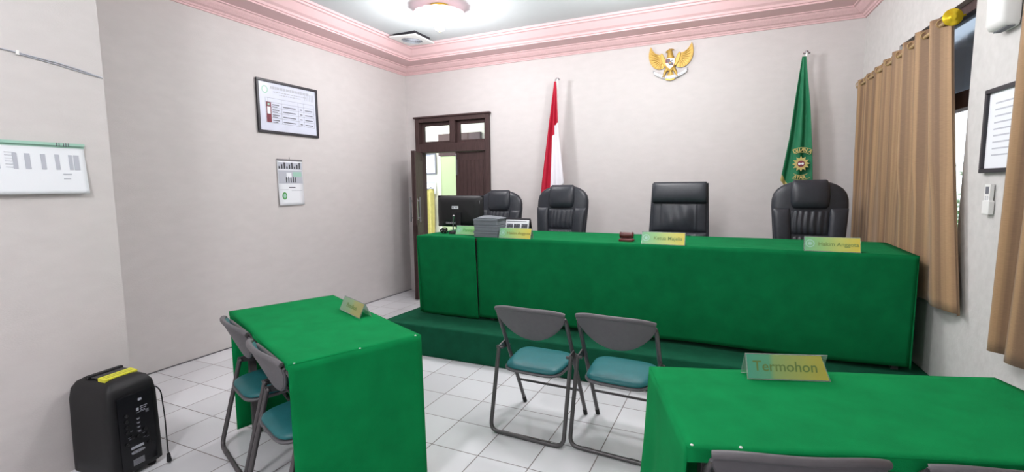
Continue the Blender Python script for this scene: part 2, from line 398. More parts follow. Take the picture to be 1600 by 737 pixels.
# the hall seen through the door
struct(MB().box((-7.2, 7.05, 0), (-4.61, 7.15, 3.0)).box((-4.61, 7.05, 0), (-2.2, 7.15, 3.0)).build('wall_hall', 'hall_white'))
struct(MB().box((-7.2, 7.035, 0), (-4.76, 7.05, 1.40)).build('trim_3', 'beige'))
struct(MB().box((-7.2, YB+.15, 2.9), (-2.2, 7.1, 3.0)).build('ceiling_hall', 'ceiling'))
struct(MB().box((-2.4, YB+.15, 0), (-2.3, 7.1, 3.0)).build('wall_hall_right', 'hall_white'))
d2 = MB(); d2.box((-4.58, 7.0, 0), (-3.85, 7.05, 1.98)); d2.box((-4.62, 6.99, 0), (-4.58, 7.05, 1.98), 2); d2.box((-3.85, 6.99, 0), (-3.81, 7.05, 2.10), 1); d2.box((-4.62, 6.99, 1.98), (-3.81, 7.05, 2.35), 1)
d2o = struct(d2.build('door_2', ['pale_green', 'wood_dark', 'hall_white'], bevel=.003))
MB().box((-4.53, 6.965, 1.02), (-4.51, 7.0, 1.14)).tube([(-4.52, 6.97, 1.13), (-4.44, 6.97, 1.13)], .008).build('door_handle', 'steel', d2o)
def framed(name, w, h, T, art, label, cat, t=.02, bw=.025, frame='frame_dark', bg='paper'):
    """T maps x right, y up, z out of the wall"""
    r = thing(name, T.translation, 0, label, cat); r.matrix_world = T
    f = MB()
    f.box((-w/2, -h/2, 0), (w/2, -h/2+bw, t)); f.box((-w/2, h/2-bw, 0), (w/2, h/2, t)); f.box((-w/2, -h/2+bw, 0), (-w/2+bw, h/2-bw, t)); f.box((w/2-bw, -h/2+bw, 0), (w/2, h/2-bw, t))
    f.build('picture_frame', frame, r, bevel=.003)
    s = MB(); s.box((-w/2+bw, -h/2+bw, .002), (w/2-bw, h/2-bw, .008), 0); mats = [bg]+art(s)
    s.build('printed_sheet', mats, r); return r
def TW(origin, right, out):
    r = Vector(right).normalized(); o = Vector(out).normalized(); u = o.cross(r)
    return Matrix(((r.x, u.x, o.x, origin[0]), (r.y, u.y, o.y, origin[1]), (r.z, u.z, o.z, origin[2]), (0, 0, 0, 1)))
def art_hall(s):
    for i in range(5): s.box((-.17, .10-.05*i, .008), (.17-.04*(i % 3), .115-.05*i, .0085), 1)
    s.box((-.1, .13, .008), (.1, .155, .0085), 1)
    return ['ink_light']
framed('framed_poster', .42, .36, TW((-4.90, 7.03, 1.86), (1, 0, 0), (0, -1, 0)), art_hall, 'grey framed poster on the white hall wall beyond the open door', 'poster', frame='ink')
bb = MB(); bb.box((-.18, 0, -.09), (.18, .012, .12), 0); bb.box((-.17, -.001, .09), (.17, 0, .115), 1); bb.box((-.1, -.001, -.04), (.1, 0, -.03), 1)
o = bb.build('wall_notice', ['paper', 'ink_light']); o.location = (-4.89, 7.02, 1.43)
tag(o, 'small white notice sheet below the grey framed poster in the hall', 'notice')
yc = MB()
def ycf(u, v):
    w = .10*(1-.45*v)+.02; return (-4.80+.06*v+(u-.5)*2*w, 6.90+.02*math.sin(u*14+v*3), 1.43-1.0*v)
yc.grid(ycf, 16, 16); o = yc.build('hanging_cloth', 'yellow_cloth', solid=.004)
tag(o, 'pale yellow cloth hanging in the hall beyond the open door', 'cloth')
o = MB().tube([(-4.80, 6.90, 1.42), (-4.80, 6.99, 1.46), (-4.80, 7.035, 1.46)], .006).tube([(-4.93, 6.90, 1.435), (-4.67, 6.90, 1.435)], .007).build('coat_rail', 'steel')
tag(o, 'small steel rail on the hall wall holding the yellow cloth', 'rail')

# ------------------------------------------------------------------ window 1 and 2 in the right wall
def window(n, s0, s1):
    m = MB(); a, b = -.12, -.04
    m.box((s0, a, WZ0), (s0+.06, b, WZ1), 0, RWT); m.box((s1-.06, a, WZ0), (s1, b, WZ1), 0, RWT)
    m.box((s0, a, WZ1-.06), (s1, b, WZ1), 0, RWT); m.box((s0, a, WZ0), (s1, b, WZ0+.06), 0, RWT)
    m.box((s0, a, 1.90), (s1, b, 2.0), 0, RWT)
    k = 1
    for i in range(1, k): q = s0+(s1-s0)*i/k; m.box((q-.03, a, WZ0), (q+.03, b, WZ1), 0, RWT)
    w = struct(m.build('window_%d' % n, 'wood_dark', bevel=.003))
    for i in range(k):
        x0 = s0+(s1-s0)*i/k+.03; x1 = s0+(s1-s0)*(i+1)/k-.03
        MB().box((x0, -.085, WZ0+.05), (x1, -.08, 1.91), 0, RWT).build('window_pane', 'glass', w)
        MB().box((x0, -.085, 1.99), (x1, -.08, WZ1-.05), 0, RWT).build('transom_pane', 'tint', w)
    MB().box((s0-.02, -.16, WZ0-.03), (s1+.02, .02, WZ0), 0, RWT).build('window_sill', 'concrete', w, bevel=.004)
window(1, WS0, WS1); window(2, W2S0, W2S1)
struct(MB().box((1.2, -3, -.2), (9, 14, -.05)).build('ground_outside', 'concrete'))
struct(MB().box((1.55, 1.0, 2.50), (2.5, 9.5, 2.58)).build('added_eave', 'wood_dark'))  # eave added outside to darken the top of the window

# ------------------------------------------------------------------ dais
pl = MB()
pl.add([(-2.87, 3.36, 0), (xw(3.40)-.003, 3.42, 0), (XR-.005, YB-.003, 0), (-2.80, YB-.003, 0),
        (-2.87, 3.36, .27), (xw(3.40)-.003, 3.42, .27), (XR-.005, YB-.003, .27), (-2.80, YB-.003, .27)],
       [(0, 3, 2, 1), (4, 5, 6, 7), (0, 1, 5, 4), (1, 2, 6, 5), (2, 3, 7, 6), (3, 0, 4, 7)])
o = pl.build('carpeted_dais', 'felt2', bevel=.012); o['kind'] = 'structure'; o.name = 'floor_dais'
ZP = .27

# ------------------------------------------------------------------ tables and cloths
def table(name, loc, rz, w, d, h, label, cat='table', mat_='wood_mid'):
    t = thing(name, loc, rz, label, cat)
    MB().box((-w/2, -d/2, h-.028), (w/2, d/2, h)).build('tabletop', mat_, t, bevel=.004)
    MB().box((-w/2+.06, -d/2+.06, h-.10), (w/2-.06, -d/2+.08, h-.028)).build('apron', mat_, t)
    MB().box((-w/2+.06, d/2-.08, h-.10), (w/2-.06, d/2-.06, h-.028)).build('apron', mat_, t)
    for x in (-1, 1):
        for y in (-1, 1):
            MB().box((x*(w/2-.06)-.02, y*(d/2-.07)-.02, 0), (x*(w/2-.06)+.02, y*(d/2-.07)+.02, h-.028)).build('leg', 'grey_tube', t, bevel=.003)
    return t
def cloth(name, loc, rz, w, d, h, sides, label, folds=None, zb=.004, mats=('felt',), seed=1, pins=None, group=None, over=.03):
    """one cloth: its top, plus a drop on each listed side; local frame centred on the table"""
    r = random.Random(seed); m = MB(); e = .006
    W2, D2 = w/2+e, d/2+e
    def top(u, v):
        x = -W2+2*W2*u; y = -D2+2*D2*v
        return (x, y, h+.003+.0015*math.sin(9*x+3*y)*math.sin(7*y))
    m.grid(top, 40, 20)
    P = {'near': ((-W2, -D2), (W2, -D2), (0, -1)), 'right': ((W2, -D2), (W2, D2), (1, 0)), 'far': ((W2, D2), (-W2, D2), (0, 1)), 'left': ((-W2, D2), (-W2, -D2), (-1, 0))}
    for sd, (zend, flare, amp, freq) in sides.items():
        a, b, n = P[sd]; a = Vector(a); b = Vector(b); n = Vector(n); Ln = (b-a).length
        ph = r.uniform(0, 6); ph2 = r.uniform(0, 6)
        def fn(u, v, a=a, b=b, n=n, zend=zend, flare=flare, amp=amp, freq=freq, ph=ph, ph2=ph2, Ln=Ln):
            p = a.lerp(b, u); z = h+.003+(zend-h)*v
            env = min(1, v*1.3)*min(1, min(u, 1-u)*6+.15)
            k = flare*v + amp*env*(1+math.sin(u*Ln*freq+ph+.8*v)*.7+math.sin(u*Ln*freq*1.9+ph2)*.3)
            p = p + n*k
            return (p.x, p.y, z + .004*math.sin(u*Ln*freq*1.3+ph)*v)
        m.grid(fn, max(16, int(Ln*40)), 24)
    o = m.build(name, list(mats), bevel=0, fix=False, sharp=60)
    o.location = loc; o.rotation_euler = (0, 0, rz)
    q = o.modifiers.new('solid', 'SOLIDIFY'); q.thickness = .004; q.offset = 0
    tag(o, label, 'tablecloth', group)
    if pins:
        for x, y in pins:
            MB().ball((x, y, h+.004), (.0055, .0055, .004), 0, 8).build('pin', 'white_plastic', o)
    return o

# left party table
A1 = math.radians(-24.6); c1 = (-2.03, 1.85)
T1W, T1D = 1.15, .60
table('party_table', (*c1, 0), A1, T1W-.02, T1D-.02, .745, 'table under the green cloth left of the two free folding chairs')
pins = [(T1W/2, -T1D/2+.02), (T1W/2, 0.0), (T1W/2, T1D/2-.02)]
cloth('tablecloth', (*c1, 0), A1, T1W, T1D, .747, {'right': (.02, .02, .008, 5), 'far': (.03, .012, .006, 6), 'left': (.012, .01, .006, 7), 'near': (.722, .0, 0, 1)},
      'green felt cloth pinned over the left table with the two tucked chairs', pins=pins, seed=3)
# right party table
A2 = math.radians(18.6); u2 = Vector((math.cos(A2), math.sin(A2))); v2 = Vector((-u2.y, u2.x))
fl = Vector((-.281, 1.901)); T2W, T2D = 1.23, .587
c2 = fl + u2*T2W/2 - v2*T2D/2
table('party_table', (c2.x, c2.y, 0), A2, T2W-.02, T2D-.02, .745, 'table under the green cloth bearing the plate Termohon')
cloth('tablecloth', (c2.x, c2.y, 0), A2, T2W, T2D, .747, {'left': (.02, .03, .022, 15), 'far': (.02, .012, .008, 6), 'right': (.03, .0, .006, 6), 'near': (.71, 0, 0, 1)},
      'green felt cloth over the right table bearing the plate Termohon', pins=[(-T2W/2+.14, -T2D/2+.01), (-T2W/2+.01, -T2D/2+.01)], seed=8)
# bench tables on the dais
BY0, BY1 = 3.70, 4.45
t = table('bench_table', (-.495, (BY0+BY1)/2, ZP), 0, 3.04, BY1-BY0-.02, .745, 'long bench table under the green cloth on the dais', 'table')
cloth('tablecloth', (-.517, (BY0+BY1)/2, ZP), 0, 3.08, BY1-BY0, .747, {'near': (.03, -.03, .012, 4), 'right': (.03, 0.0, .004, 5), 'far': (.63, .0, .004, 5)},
      'long green felt cloth draped over the judges bench behind the two folding chairs', seed=5, mats=('felt_shaded',))
t = table('bench_table', (-2.36, (BY0+BY1)/2-.02, ZP), 0, .60, BY1-BY0-.04, .740, 'short table under the green cloth carrying the computer monitor', 'table')
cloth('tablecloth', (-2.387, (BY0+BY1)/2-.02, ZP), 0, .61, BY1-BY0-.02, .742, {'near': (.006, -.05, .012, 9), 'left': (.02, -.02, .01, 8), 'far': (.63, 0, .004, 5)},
      'short green felt cloth over the bench end carrying the computer monitor', seed=11, mats=('felt_shaded',))

# ------------------------------------------------------------------ folding chairs
def path_round(pts, r, n=6):
    """polyline with rounded corners"""
    pts = [Vector(p) for p in pts]; out = [pts[0]]
    for i in range(1, len(pts)-1):
        a, b, c = pts[i-1], pts[i], pts[i+1]
        d1 = (a-b).normalized(); d2 = (c-b).normalized(); p1 = b+d1*r; p2 = b+d2*r
        for k in range(n+1):
            t = k/n; out.append(p1*(1-t)**2+b*2*t*(1-t)+p2*t*t)
    return out+[pts[-1]]
def folding_chair():
    r = thing('folding_chair', (0, 0, 0))
    R_ = .0122; X = .215
    ft = lambda z: .225-.415*z/.78            # y of the front tube at height z
    for s in (-1, 1):
        pass
    pts = path_round([(-X, ft(.012), .012), (-X, ft(.735), .735), (X, ft(.735), .735), (X, ft(.012), .012)], .05)
    f = MB().tube(pts, R_, 10); f.build('front_leg_frame', 'grey_tube', r)
    MB().tube([(-X+.008, ft(.2), .20), (X-.008, ft(.2), .20)], .008).build('crossbar', 'grey_tube', r)
    for s in (-1, 1):
        MB().tube([(s*X, ft(.006), .0), (s*X, ft(.045), .045)], .0135, 10).build('foot_cap', 'rubber', r)
    X2 = .232
    pts = path_round([(-X2, -.115, .50), (-X2, -.238, .012), (X2, -.238, .012), (X2, -.115, .50)], .055)
    rl = MB().tube(pts, R_, 10).build('rear_leg_frame', 'grey_tube', r)
    for s in (-1, 1):
        MB().tube([(s*.13-.022, -.238, .0125), (s*.13+.022, -.238, .0125)], .0135, 10).build('foot_cap', 'grey_tube', rl)
        g = MB(); T = Matrix.Translation((s*.226, 0, 0))
        g.add([(-.004, ft(.50)-.012, .515), (-.004, -.13, .50), (-.004, -.125, .475), (-.004, ft(.46)+.005, .462), (.004, ft(.50)-.012, .515), (.004, -.13, .50), (.004, -.125, .475), (.004, ft(.46)+.005, .462)],
              [(0, 1, 2, 3), (7, 6, 5, 4), (0, 4, 5, 1), (1, 5, 6, 2), (2, 6, 7, 3), (3, 7, 4, 0)], 0, False, T)
        g.tube([(s*.205, -.118, .488), (s*.246, -.118, .488)], .009, 8); g.tube([(s*.203, ft(.48), .48), (s*.24, ft(.48), .48)], .009, 8)
        g.build('hinge_bracket', 'grey_tube', r)
    # seat: rim pan + padded vinyl
    def so(z, g, y0=-.188, y1=.135, tilt=.012):
        pts = []
        for k in range(40):
            t = 2*PI*k/40; c, sn = math.cos(t), math.sin(t)
            x = (.186+g)*math.copysign(abs(c)**.42, c); y = (y0+y1)/2+((y1-y0)/2+g)*math.copysign(abs(sn)**.42, sn)
            x *= 1+.06*(y-.0)/.18
            pts.append((x, y, z+tilt*(y/.18)))
        return pts
    pan = MB().loft([so(.385, -.02), so(.388, .004), (so(.396, .008)), so(.402, .004), so(.403, -.01)]).build('seat_pan', 'grey_plastic', r)
    MB().loft([so(.401, -.008), so(.408, .0), so(.418, -.004), so(.427, -.018), so(.432, -.045), so(.434, -.10)]).build('seat', 'teal', r, sharp=80)
    # backrest: half-moon shell with a thick rim
    def bk(u, v, off):           # u -1..1 across, v 0..1 from lower edge to top
        x = .216*u; zb = .742-.155*max(0, 1-abs(u)**2.1)**.8-.012; zt = .768-.020*abs(u)**4
        z = zb+(zt-zb)*v; y = ft(.72)-.014+.035*(u*u)-.01-(z-.68)*.45+off
        return (x, y, z)
    b = MB()
    b.grid(lambda u, v: bk(u*2-1, v, -.012), 30, 10); b.grid(lambda u, v: bk(u*2-1, v, .006), 30, 10)
    for vv in (0, 1): b.grid(lambda u, v, vv=vv: tuple(Vector(bk(u*2-1, vv, -.012)).lerp(Vector(bk(u*2-1, vv, .006)), v)), 30, 1)
    b.tube([bk(u/12-1, 1, -.003) for u in range(25)], .013, 10)
    b.tube([bk(u/12-1, 0, -.003) for u in range(25)], .007, 8)
    b.build('backrest', 'grey_plastic', r, sharp=70)
    p = MB(); p.grid(lambda u, v: (lambda q: (q[0]*.86, q[1]+.012*math.sin(PI*u)**.5*math.sin(PI*min(1, v*1.02))**.5+.001, .70+(q[2]-.70)*.86+.01))(bk(u*2-1, v, .006)), 24, 10)
    p.build('back_pad', 'teal', r, sharp=80)
    return r
fc = folding_chair(); first = True
FCH = [((-1.055, 2.680), math.radians(-1.5), 'empty folding chair with teal seat facing the bench, beside the left table', 'empty folding chairs before the bench'),
       ((-.560, 2.700), math.radians(-3.0), 'empty folding chair with teal seat facing the bench, beside the right table', 'empty folding chairs before the bench'),
       ((-2.31, 1.80), math.radians(-22), 'folding chair tucked under the left table, at the corner farther from the camera', 'chairs tucked at the left table'),
       ((-1.799, 1.577), math.radians(-22), 'folding chair tucked under the left table, at the nearer end with hanging cloth', 'chairs tucked at the left table'),
       ((.117, 1.572), math.radians(18), 'folding chair at the right table, fuller in view of its two at the bottom edge', 'chairs at the right table'),
       ((.617, 1.725), math.radians(18), 'folding chair at the right table in the bottom right corner of the photo', 'chairs at the right table')]
for (xy, rz, lb, gr) in FCH:
    o = fc if first else copy_tree(fc); first = False
    o.location = (*xy, 0); o.rotation_euler = (0, 0, rz); tag(o, lb, 'chair', gr)

# ------------------------------------------------------------------ office chairs (face -Y)
def office_base(r):
    g = MB().tube([(0, 0, .10), (0, 0, .42)], [.028]*2, 14); g.tube([(0, 0, .24), (0, 0, .44)], .04, 14); g.build('gas_lift', 'black_plastic', r)
    b = MB(); b.lathe([(.001, .075), (.05, .075), (.055, .11), (.045, .13), (.001, .13)], 20)
    for k in range(5):
        a = 2*PI*k/5+.3; d = Vector((math.cos(a), math.sin(a), 0)); n = Vector((-d.y, d.x, 0))
        secs = []
        for t, w, z, h in ((.03, .03, .10, .022), (.15, .026, .095, .02), (.27, .018, .08, .015), (.30, .012, .078, .012)):
            c = d*t; secs.append([tuple(c+n*w+Vector((0, 0, z-h))), tuple(c-n*w+Vector((0, 0, z-h))), tuple(c-n*w*.7+Vector((0, 0, z+h))), tuple(c+n*w*.7+Vector((0, 0, z+h)))])
        b.loft(secs, 0, False)
    b.build('star_base', 'black_plastic', r)
    for k in range(5):
        a = 2*PI*k/5+.3; d = Vector((math.cos(a), math.sin(a), 0)); n = Vector((-d.y, d.x, 0)); c = d*.285+Vector((0, 0, .027))
        w = MB()
        for sgn in (-1, 1): w.tube([c+n*sgn*.008, c+n*sgn*.026], .027, 14)
        w.tube([c, c+Vector((0, 0, .05))], .007, 8); w.build('caster', 'rubber', r)
def office_chair_round():
    r = thing('office_chair', (0, 0, 0))
    def by(z): return .20+.11*(z-.45)+.10*max(0, (.72-z))**1.5
    def sec(z, w, t, dy=0, e=.62): return sup(0, by(z)+dy, w, t, z, 32, e)
    hw = lambda z: .288*(1-max(0, (z-.98)/.225)**3.2)**.5 if z > .98 else .288-.035*((.98-z)/.5)
    zs = [.47, .49, .53, .6, .7, .8, .9, .98, 1.04, 1.09, 1.13, 1.16, 1.18, 1.192, 1.199]
    b = MB(); secs = []
    for z in zs:
        t = .052 if z > .5 else .04
        if z > 1.12: t *= (1-((z-1.12)/.085)**2)**.5
        secs.append(sec(z, hw(z), max(t, .008)))
    b.loft(secs); b.build('backrest', 'leather', r, sharp=80)
    # bolsters each side
    for s in (-1, 1):
        m = MB(); ss = []
        for z in [.52, .54, .6, .7, .8, .88, .93, .955, .965]:
            q = 1 if .56 < z < .93 else (.55 if z in (.54, .955) else (.8 if z in (.93,) else .3))
            if z == .6: q = 1
            ss.append(sup(s*(hw(z)-.072), by(z)-.045, .066, .034*q, z, 20, .7))
        m.loft(ss); m.build('side_bolster', 'leather', r, sharp=80)
    h = MB(); ss = []
    for z, w, t in ((.955, .10, .012), (.962, .125, .035), (.985, .14, .052), (1.03, .146, .060), (1.09, .146, .060), (1.14, .143, .055), (1.175, .137, .046), (1.198, .128, .032), (1.207, .118, .012)):
        ss.append(sup(0, by(z)-.028, w, t, z, 32, .55))
    h.loft(ss); h.build('headrest', 'leather', r, sharp=80)
    for z0, z1 in ((.735, .955), (.52, .733)):
        def pf(u, v, z0=z0, z1=z1):
            z = z0+(z1-z0)*v; x = (u-.5)*.29
            edge = (math.sin(PI*u)**.35 if 0 < u < 1 else 0)*(math.sin(PI*v)**.3 if 0 < v < 1 else 0)
            pl_ = .006*math.sin(u*2*PI*7+.9*math.sin(v*4)+2*math.sin(u*5))*(.35+abs(v-.5)*1.3)
            return (x, by(z)-.040-edge*(.034+pl_), z)
        MB().grid(pf, 60, 20).build('lumbar_panel', 'leather', r, sharp=80)
    s = MB(); ss = []
    for y, w, t, z in ((-.29, .20, .01, .46), (-.285, .23, .035, .465), (-.25, .25, .05, .475), (-.1, .26, .052, .475), (.1, .255, .05, .465), (.2, .24, .045, .46), (.23, .22, .02, .455)):
        ss.append([(p[0], y, z+p[1]) for p in sup(0, 0, w, t, 0, 28, .6)])
    s.loft(ss); s.build('seat', 'leather', r, sharp=80)
    MB().box((-.12, -.14, .40), (.12, .14, .43)).build('seat_plate', 'black_plastic', r)
    for sg in (-1, 1):
        x = sg*.285
        MB().tube(path_round([(sg*.23, -.12, .44), (x, -.15, .46), (x, -.20, .655), (x, .10, .665), (x, .16, .60), (sg*.26, .20, .56)], .04), .014, 10).build('armrest', 'black_plastic', r)
        MB().loft([[(x+p[0], y, .672+p[1]) for p in sup(0, 0, .028*q, .016*q, 0, 16, .8)] for y, q in ((-.19, .5), (-.18, .9), (-.05, 1.05), (.08, .9), (.10, .4))]).build('arm_pad', 'leather', r)
    office_base(r); return r
def office_chair_square():
    r = thing('office_chair', (0, 0, 0))
    def by(z): return .20+.10*(z-.45)
    hw = lambda z: .285-.028*(z-.47)/.73
    b = MB(); ss = []
    for z in (.47, .48, .6, .8, 1.0, 1.15, 1.20, 1.212): ss.append(sup(0, by(z)+.01, hw(z), .03 if .475 < z < 1.205 else .022, z, 32, .3))
    b.loft(ss); b.build('backrest', 'leather', r, sharp=60)
    h = MB(); ss = []
    for i in range(15):
        a = PI*i/14; z = 1.125-.10*math.cos(a); t = .05*math.sin(a)**.6+.004
        ss.append(sup(0, by(z)-.028, hw(z)-.012-.006*(1-math.sin(a)), t, z, 32, .28))
    h.loft(ss); h.build('headrest', 'leather', r, sharp=70)
    def pf(u, v, z0, z1, amp):
        z = z0+(z1-z0)*v; x = (u-.5)*2*(hw(z)-.02)
        edge = (math.sin(PI*u)**.4 if 0 < u < 1 else 0)*(math.sin(PI*v)**.35 if 0 < v < 1 else 0)
        wr_ = .005*math.sin(u*19+3*v)*math.sin(u*PI)+.004*math.sin(7*u-5*v)
        seam = -.008*(math.exp(-((abs(u-.5)-.31)/.012)**2))
        return (x, by(z)-.018-edge*(amp+wr_)-seam*-1*edge, z)
    MB().grid(lambda u, v: pf(u, v, .745, 1.035, .035), 60, 24).build('back_panel', 'leather', r, sharp=80)
    MB().grid(lambda u, v: pf(u, v, .50, .742, .04), 60, 20).build('back_panel', 'leather', r, sharp=80)
    lp = MB(); y = by(.70)-.085
    lp.loft([[(p[0], y+.02*0+dy, .60+p[1]) for p in sup(0, 0, .135-g, .125-g, 0, 32, .25)] for dy, g in ((.05, 0), (.0, 0), (-.008, .012), (-.01, .03))])
    lp.build('lumbar_cushion', 'leather', r, sharp=60)
    lp = MB().tube([(p[0], y-.007, .60+p[1]) for p in sup(0, 0, .128, .118, 0, 40, .25)], .004, 6, 0, True); lp.build('cushion_piping', 'ink', r)
    s = MB(); ss = []
    for y, w, t, z in ((-.29, .20, .01, .46), (-.285, .24, .035, .465), (-.25, .26, .05, .475), (-.1, .265, .052, .475), (.1, .26, .05, .465), (.2, .25, .045, .46), (.23, .22, .02, .455)):
        ss.append([(p[0], y, z+p[1]) for p in sup(0, 0, w, t, 0, 28, .45)])
    s.loft(ss); s.build('seat', 'leather', r, sharp=80)
    MB().box((-.12, -.14, .40), (.12, .14, .43)).build('seat_plate', 'black_plastic', r)
    for sg in (-1, 1):
        x = sg*.285
        MB().tube(path_round([(sg*.23, -.12, .44), (x, -.15, .46), (x, -.20, .655), (x, .10, .665), (x, .16, .60), (sg*.26, .20, .56)], .04), .014, 10).build('armrest', 'chrome', r)
    office_base(r); return r
oc = office_chair_round()
RC = [((-2.50, 4.84), 0.06, 'black leather office chair behind the computer monitor', .955),
      ((-1.71, 4.71), -.03, 'black padded office chair in front of the red and white flag', 1.0),
      ((.592, 4.66), .05, 'black padded office chair in front of the green flag', 1.02)]
for i, (xy, rz, lb, sc) in enumerate(RC):
    o = oc if i == 0 else copy_tree(oc)
    o.location = (*xy, ZP); o.rotation_euler = (0, 0, rz); o.scale = (sc, sc, sc); tag(o, lb, 'office chair', 'office chairs behind the bench')
o = office_chair_square(); o.location = (-.49, 4.64, ZP); o.rotation_euler = (0, 0, .03); tag(o, 'square-topped black leather office chair behind the gavel plate, below the gold emblem', 'office chair', 'office chairs behind the bench')

# ------------------------------------------------------------------ name plates: bent acrylic tents
def name_plate(loc, rz, w, h, txt, platemat, label, tsize, depth=.035, emblem=True, tmat='plate_ink', sheer=0., tx=.5, cut=False, name='name_plate'):
    r = thing(name, loc, rz, label, 'name plate')
    a = math.atan2(depth, h); Lh = math.hypot(h, depth)
    def face(sgn):
        # plane x right, y up along slope, z outwards
        c, s = math.cos(a), math.sin(a)
        if sgn < 0: return Matrix(((1, 0, 0, 0), (0, s, -c, -depth), (0, c, s, 0), (0, 0, 0, 1)))
        return Matrix(((-1, 0, 0, 0), (0, -s, c, depth), (0, c, s, 0), (0, 0, 0, 1)))
    f = MB(); T = face(-1)
    poly = [(-w/2, .0), (w/2, .0), (w/2, Lh), (-w/2, Lh)]
    if cut: poly = [(-w/2, 0), (w/2, 0), (w/2-.018, Lh*.75), (w/2-.03, Lh), (-w/2, Lh)]
    f.prism(poly, 0, .003, 'xy', 0, T); f.build('acrylic_front', 'acrylic', r)
    b = MB(); b.prism([(-w/2, 0), (w/2, 0), (w/2, Lh), (-w/2, Lh)], -.003, 0, 'xy', 0, face(1)); b.build('acrylic_back', 'acrylic', r)
    q = MB(); g = .004
    x1 = w/2-g-(.02 if cut else 0)
    q.v = []; pts = [(-w/2+g, g), (w/2-g-(.002 if cut else 0), g), (x1, Lh-g), (-w/2+g, Lh-g)]
    q.add([(x, y, .0034) for x, y in pts], [(0, 1, 2, 3)], 0, False, T)
    for i, (x, y) in enumerate(pts): q.uv[i] = ((x+w/2)/w, y/Lh)
    if emblem:
        cx, cy, R = -w/2+.034, Lh*.52, Lh*.26
        ring = [(cx+R*math.cos(t), cy+R*math.sin(t)) for t in [2*PI*k/24 for k in range(24)]]; r2 = [(cx+R*.8*math.cos(t), cy+R*.8*math.sin(t)) for t in [2*PI*k/24 for k in range(24)]]
        o = len(q.v); q.add([(x, y, .0040) for x, y in ring]+[(x, y, .0040) for x, y in r2], [(k, (k+1) % 24, 24+(k+1) % 24, 24+k) for k in range(24)], 1, False, T)
        star = [(cx+R*(.6 if k % 2 == 0 else .36)*math.cos(PI*k/8), cy+R*(.6 if k % 2 == 0 else .36)*math.sin(PI*k/8)) for k in range(16)]
        q.prism(star, .0036, .0042, 'xy', 1, T)
    if txt: text_into(q, txt, tsize, T @ Matrix.Translation((w*(tx-.5), Lh*.5, .0040)), 2, .0003, 1., .0004, shear=sheer)
    q.build('printed_face', [platemat, 'mint', tmat], r, fix=False)
    return r
ZT = ZP+.7515
name_plate((-.487, 3.745, ZT), 0, .315, .093, 'Ketua Majelis', 'plate', 'bench name plate in front of the square-topped chair', .038, tx=.61)
name_plate((.58, 3.745, ZT), 0, .315, .095, 'Hakim Anggota', 'plate', 'rightmost name plate on the bench, in front of the chair by the green flag', .036, tx=.61)
name_plate((-1.705, 3.745, ZT), 0, .30, .09, 'Hakim Anggota', 'plate', 'bench name plate in front of the small desk calendar', .034, tx=.61, tmat='ink_brown')
name_plate((-2.245, 3.905, ZT-.003), 0, .29, .085, 'Panitera', 'plate4', 'pale green name plate half hidden behind the grey boxes', .042, tmat='ink_green')
pT = Vector((.19, 1.99)); name_plate((.187, 2.0, .752), A2-.0, .29, .088, 'Termohon', 'plate2', 'name plate reading Termohon on the right green table', .052, depth=.034, emblem=False, tx=.47, cut=True)
name_plate((-1.962, 2.075, .752), A1, .285, .078, 'Pemohon', 'plate3', 'olive name plate standing on the left green table', .036, depth=.036, emblem=False, tmat='plate_ink')

# ------------------------------------------------------------------ bench objects
g = thing('sound_block', (-.785, 3.86, ZT), .05, 'reddish brown gavel block lying left of the Ketua Majelis plate', 'gavel block')
MB().loft([sup(0, 0, .058, .042, 0, 28, .4), sup(0, 0, .060, .044, .004, 28, .4), sup(0, 0, .060, .044, .016, 28, .4), sup(0, 0, .052, .036, .022, 28, .4)]).build('block_base', 'brown_wood', g, sharp=50)
MB().box((-.04, -.016, .02), (.04, .016, .027)).build('block_rest', 'brown_wood', g)
g = thing('gavel', (-.785, 3.86, ZT+.05), .05, 'brown wooden gavel head lying across its block on the bench', 'gavel')
pr = [(-.055, .018), (-.052, .024), (-.044, .026), (-.042, .022), (-.03, .0225), (.03, .0225), (.042, .022), (.044, .026), (.052, .024), (.055, .018)]
MB().loft([[(x, rr*math.cos(2*PI*k/20), rr*math.sin(2*PI*k/20)) for k in range(20)] for x, rr in pr]).build('gavel_head', 'brown_wood', g, sharp=50)
MB().tube([(0, .02, 0), (0, .09, -.01), (0, .16, -.024), (0, .20, -.034)], [.008, .007, .009, .011]).build('gavel_handle', 'brown_wood', g)

mo = thing('computer_monitor', (-2.47, 4.10, ZT-.005), math.radians(4), 'black computer monitor seen from behind on the left end of the bench', 'monitor')
m = MB(); m.box((-.25, 0, .055), (.25, .018, .365)); m.build('screen_bezel', 'black_gloss', mo, bevel=.006)
m = MB(); m.loft([[(p[0], y, .21+p[1]) for p in sup(0, 0, w, h, 0, 28, .2)] for y, w, h in ((0.0, .249, .152), (-.012, .24, .146), (-.03, .20, .115), (-.038, .17, .09))]); m.build('rear_housing', 'black_plastic', mo, sharp=40)
m = MB(); m.box((-.07, -.045, .235), (-.002, -.036, .262), 0); m.box((-.065, -.0455, .24), (-.05, -.045, .257), 1); m.box((-.04, -.0455, .246), (-.01, -.045, .252), 1); m.build('rating_label', ['paper', 'ink'], mo)
MB().box((.205, -.020, .285), (.222, -.006, .315)).build('sticker', 'paper', mo)
m = MB(); m.box((-.145, -.033, .085), (.005, -.022, .130), 0)
for i in range(6): m.box((-.14+.024*i, -.034, .09), (-.125+.024*i, -.033, .125), 1)
m.build('port_panel', ['steel', 'ink'], mo)
m = MB(); m.box((-.03, -.05, .01), (.03, -.03, .20)); m.build('stand_neck', 'black_gloss', mo, bevel=.004)
MB().loft([sup(0, -.01, .11, .08, 0, 28, .6), sup(0, -.01, .11, .08, .008, 28, .6), sup(0, -.01, .10, .07, .012, 28, .6)]).build('stand_base', 'black_gloss', mo)

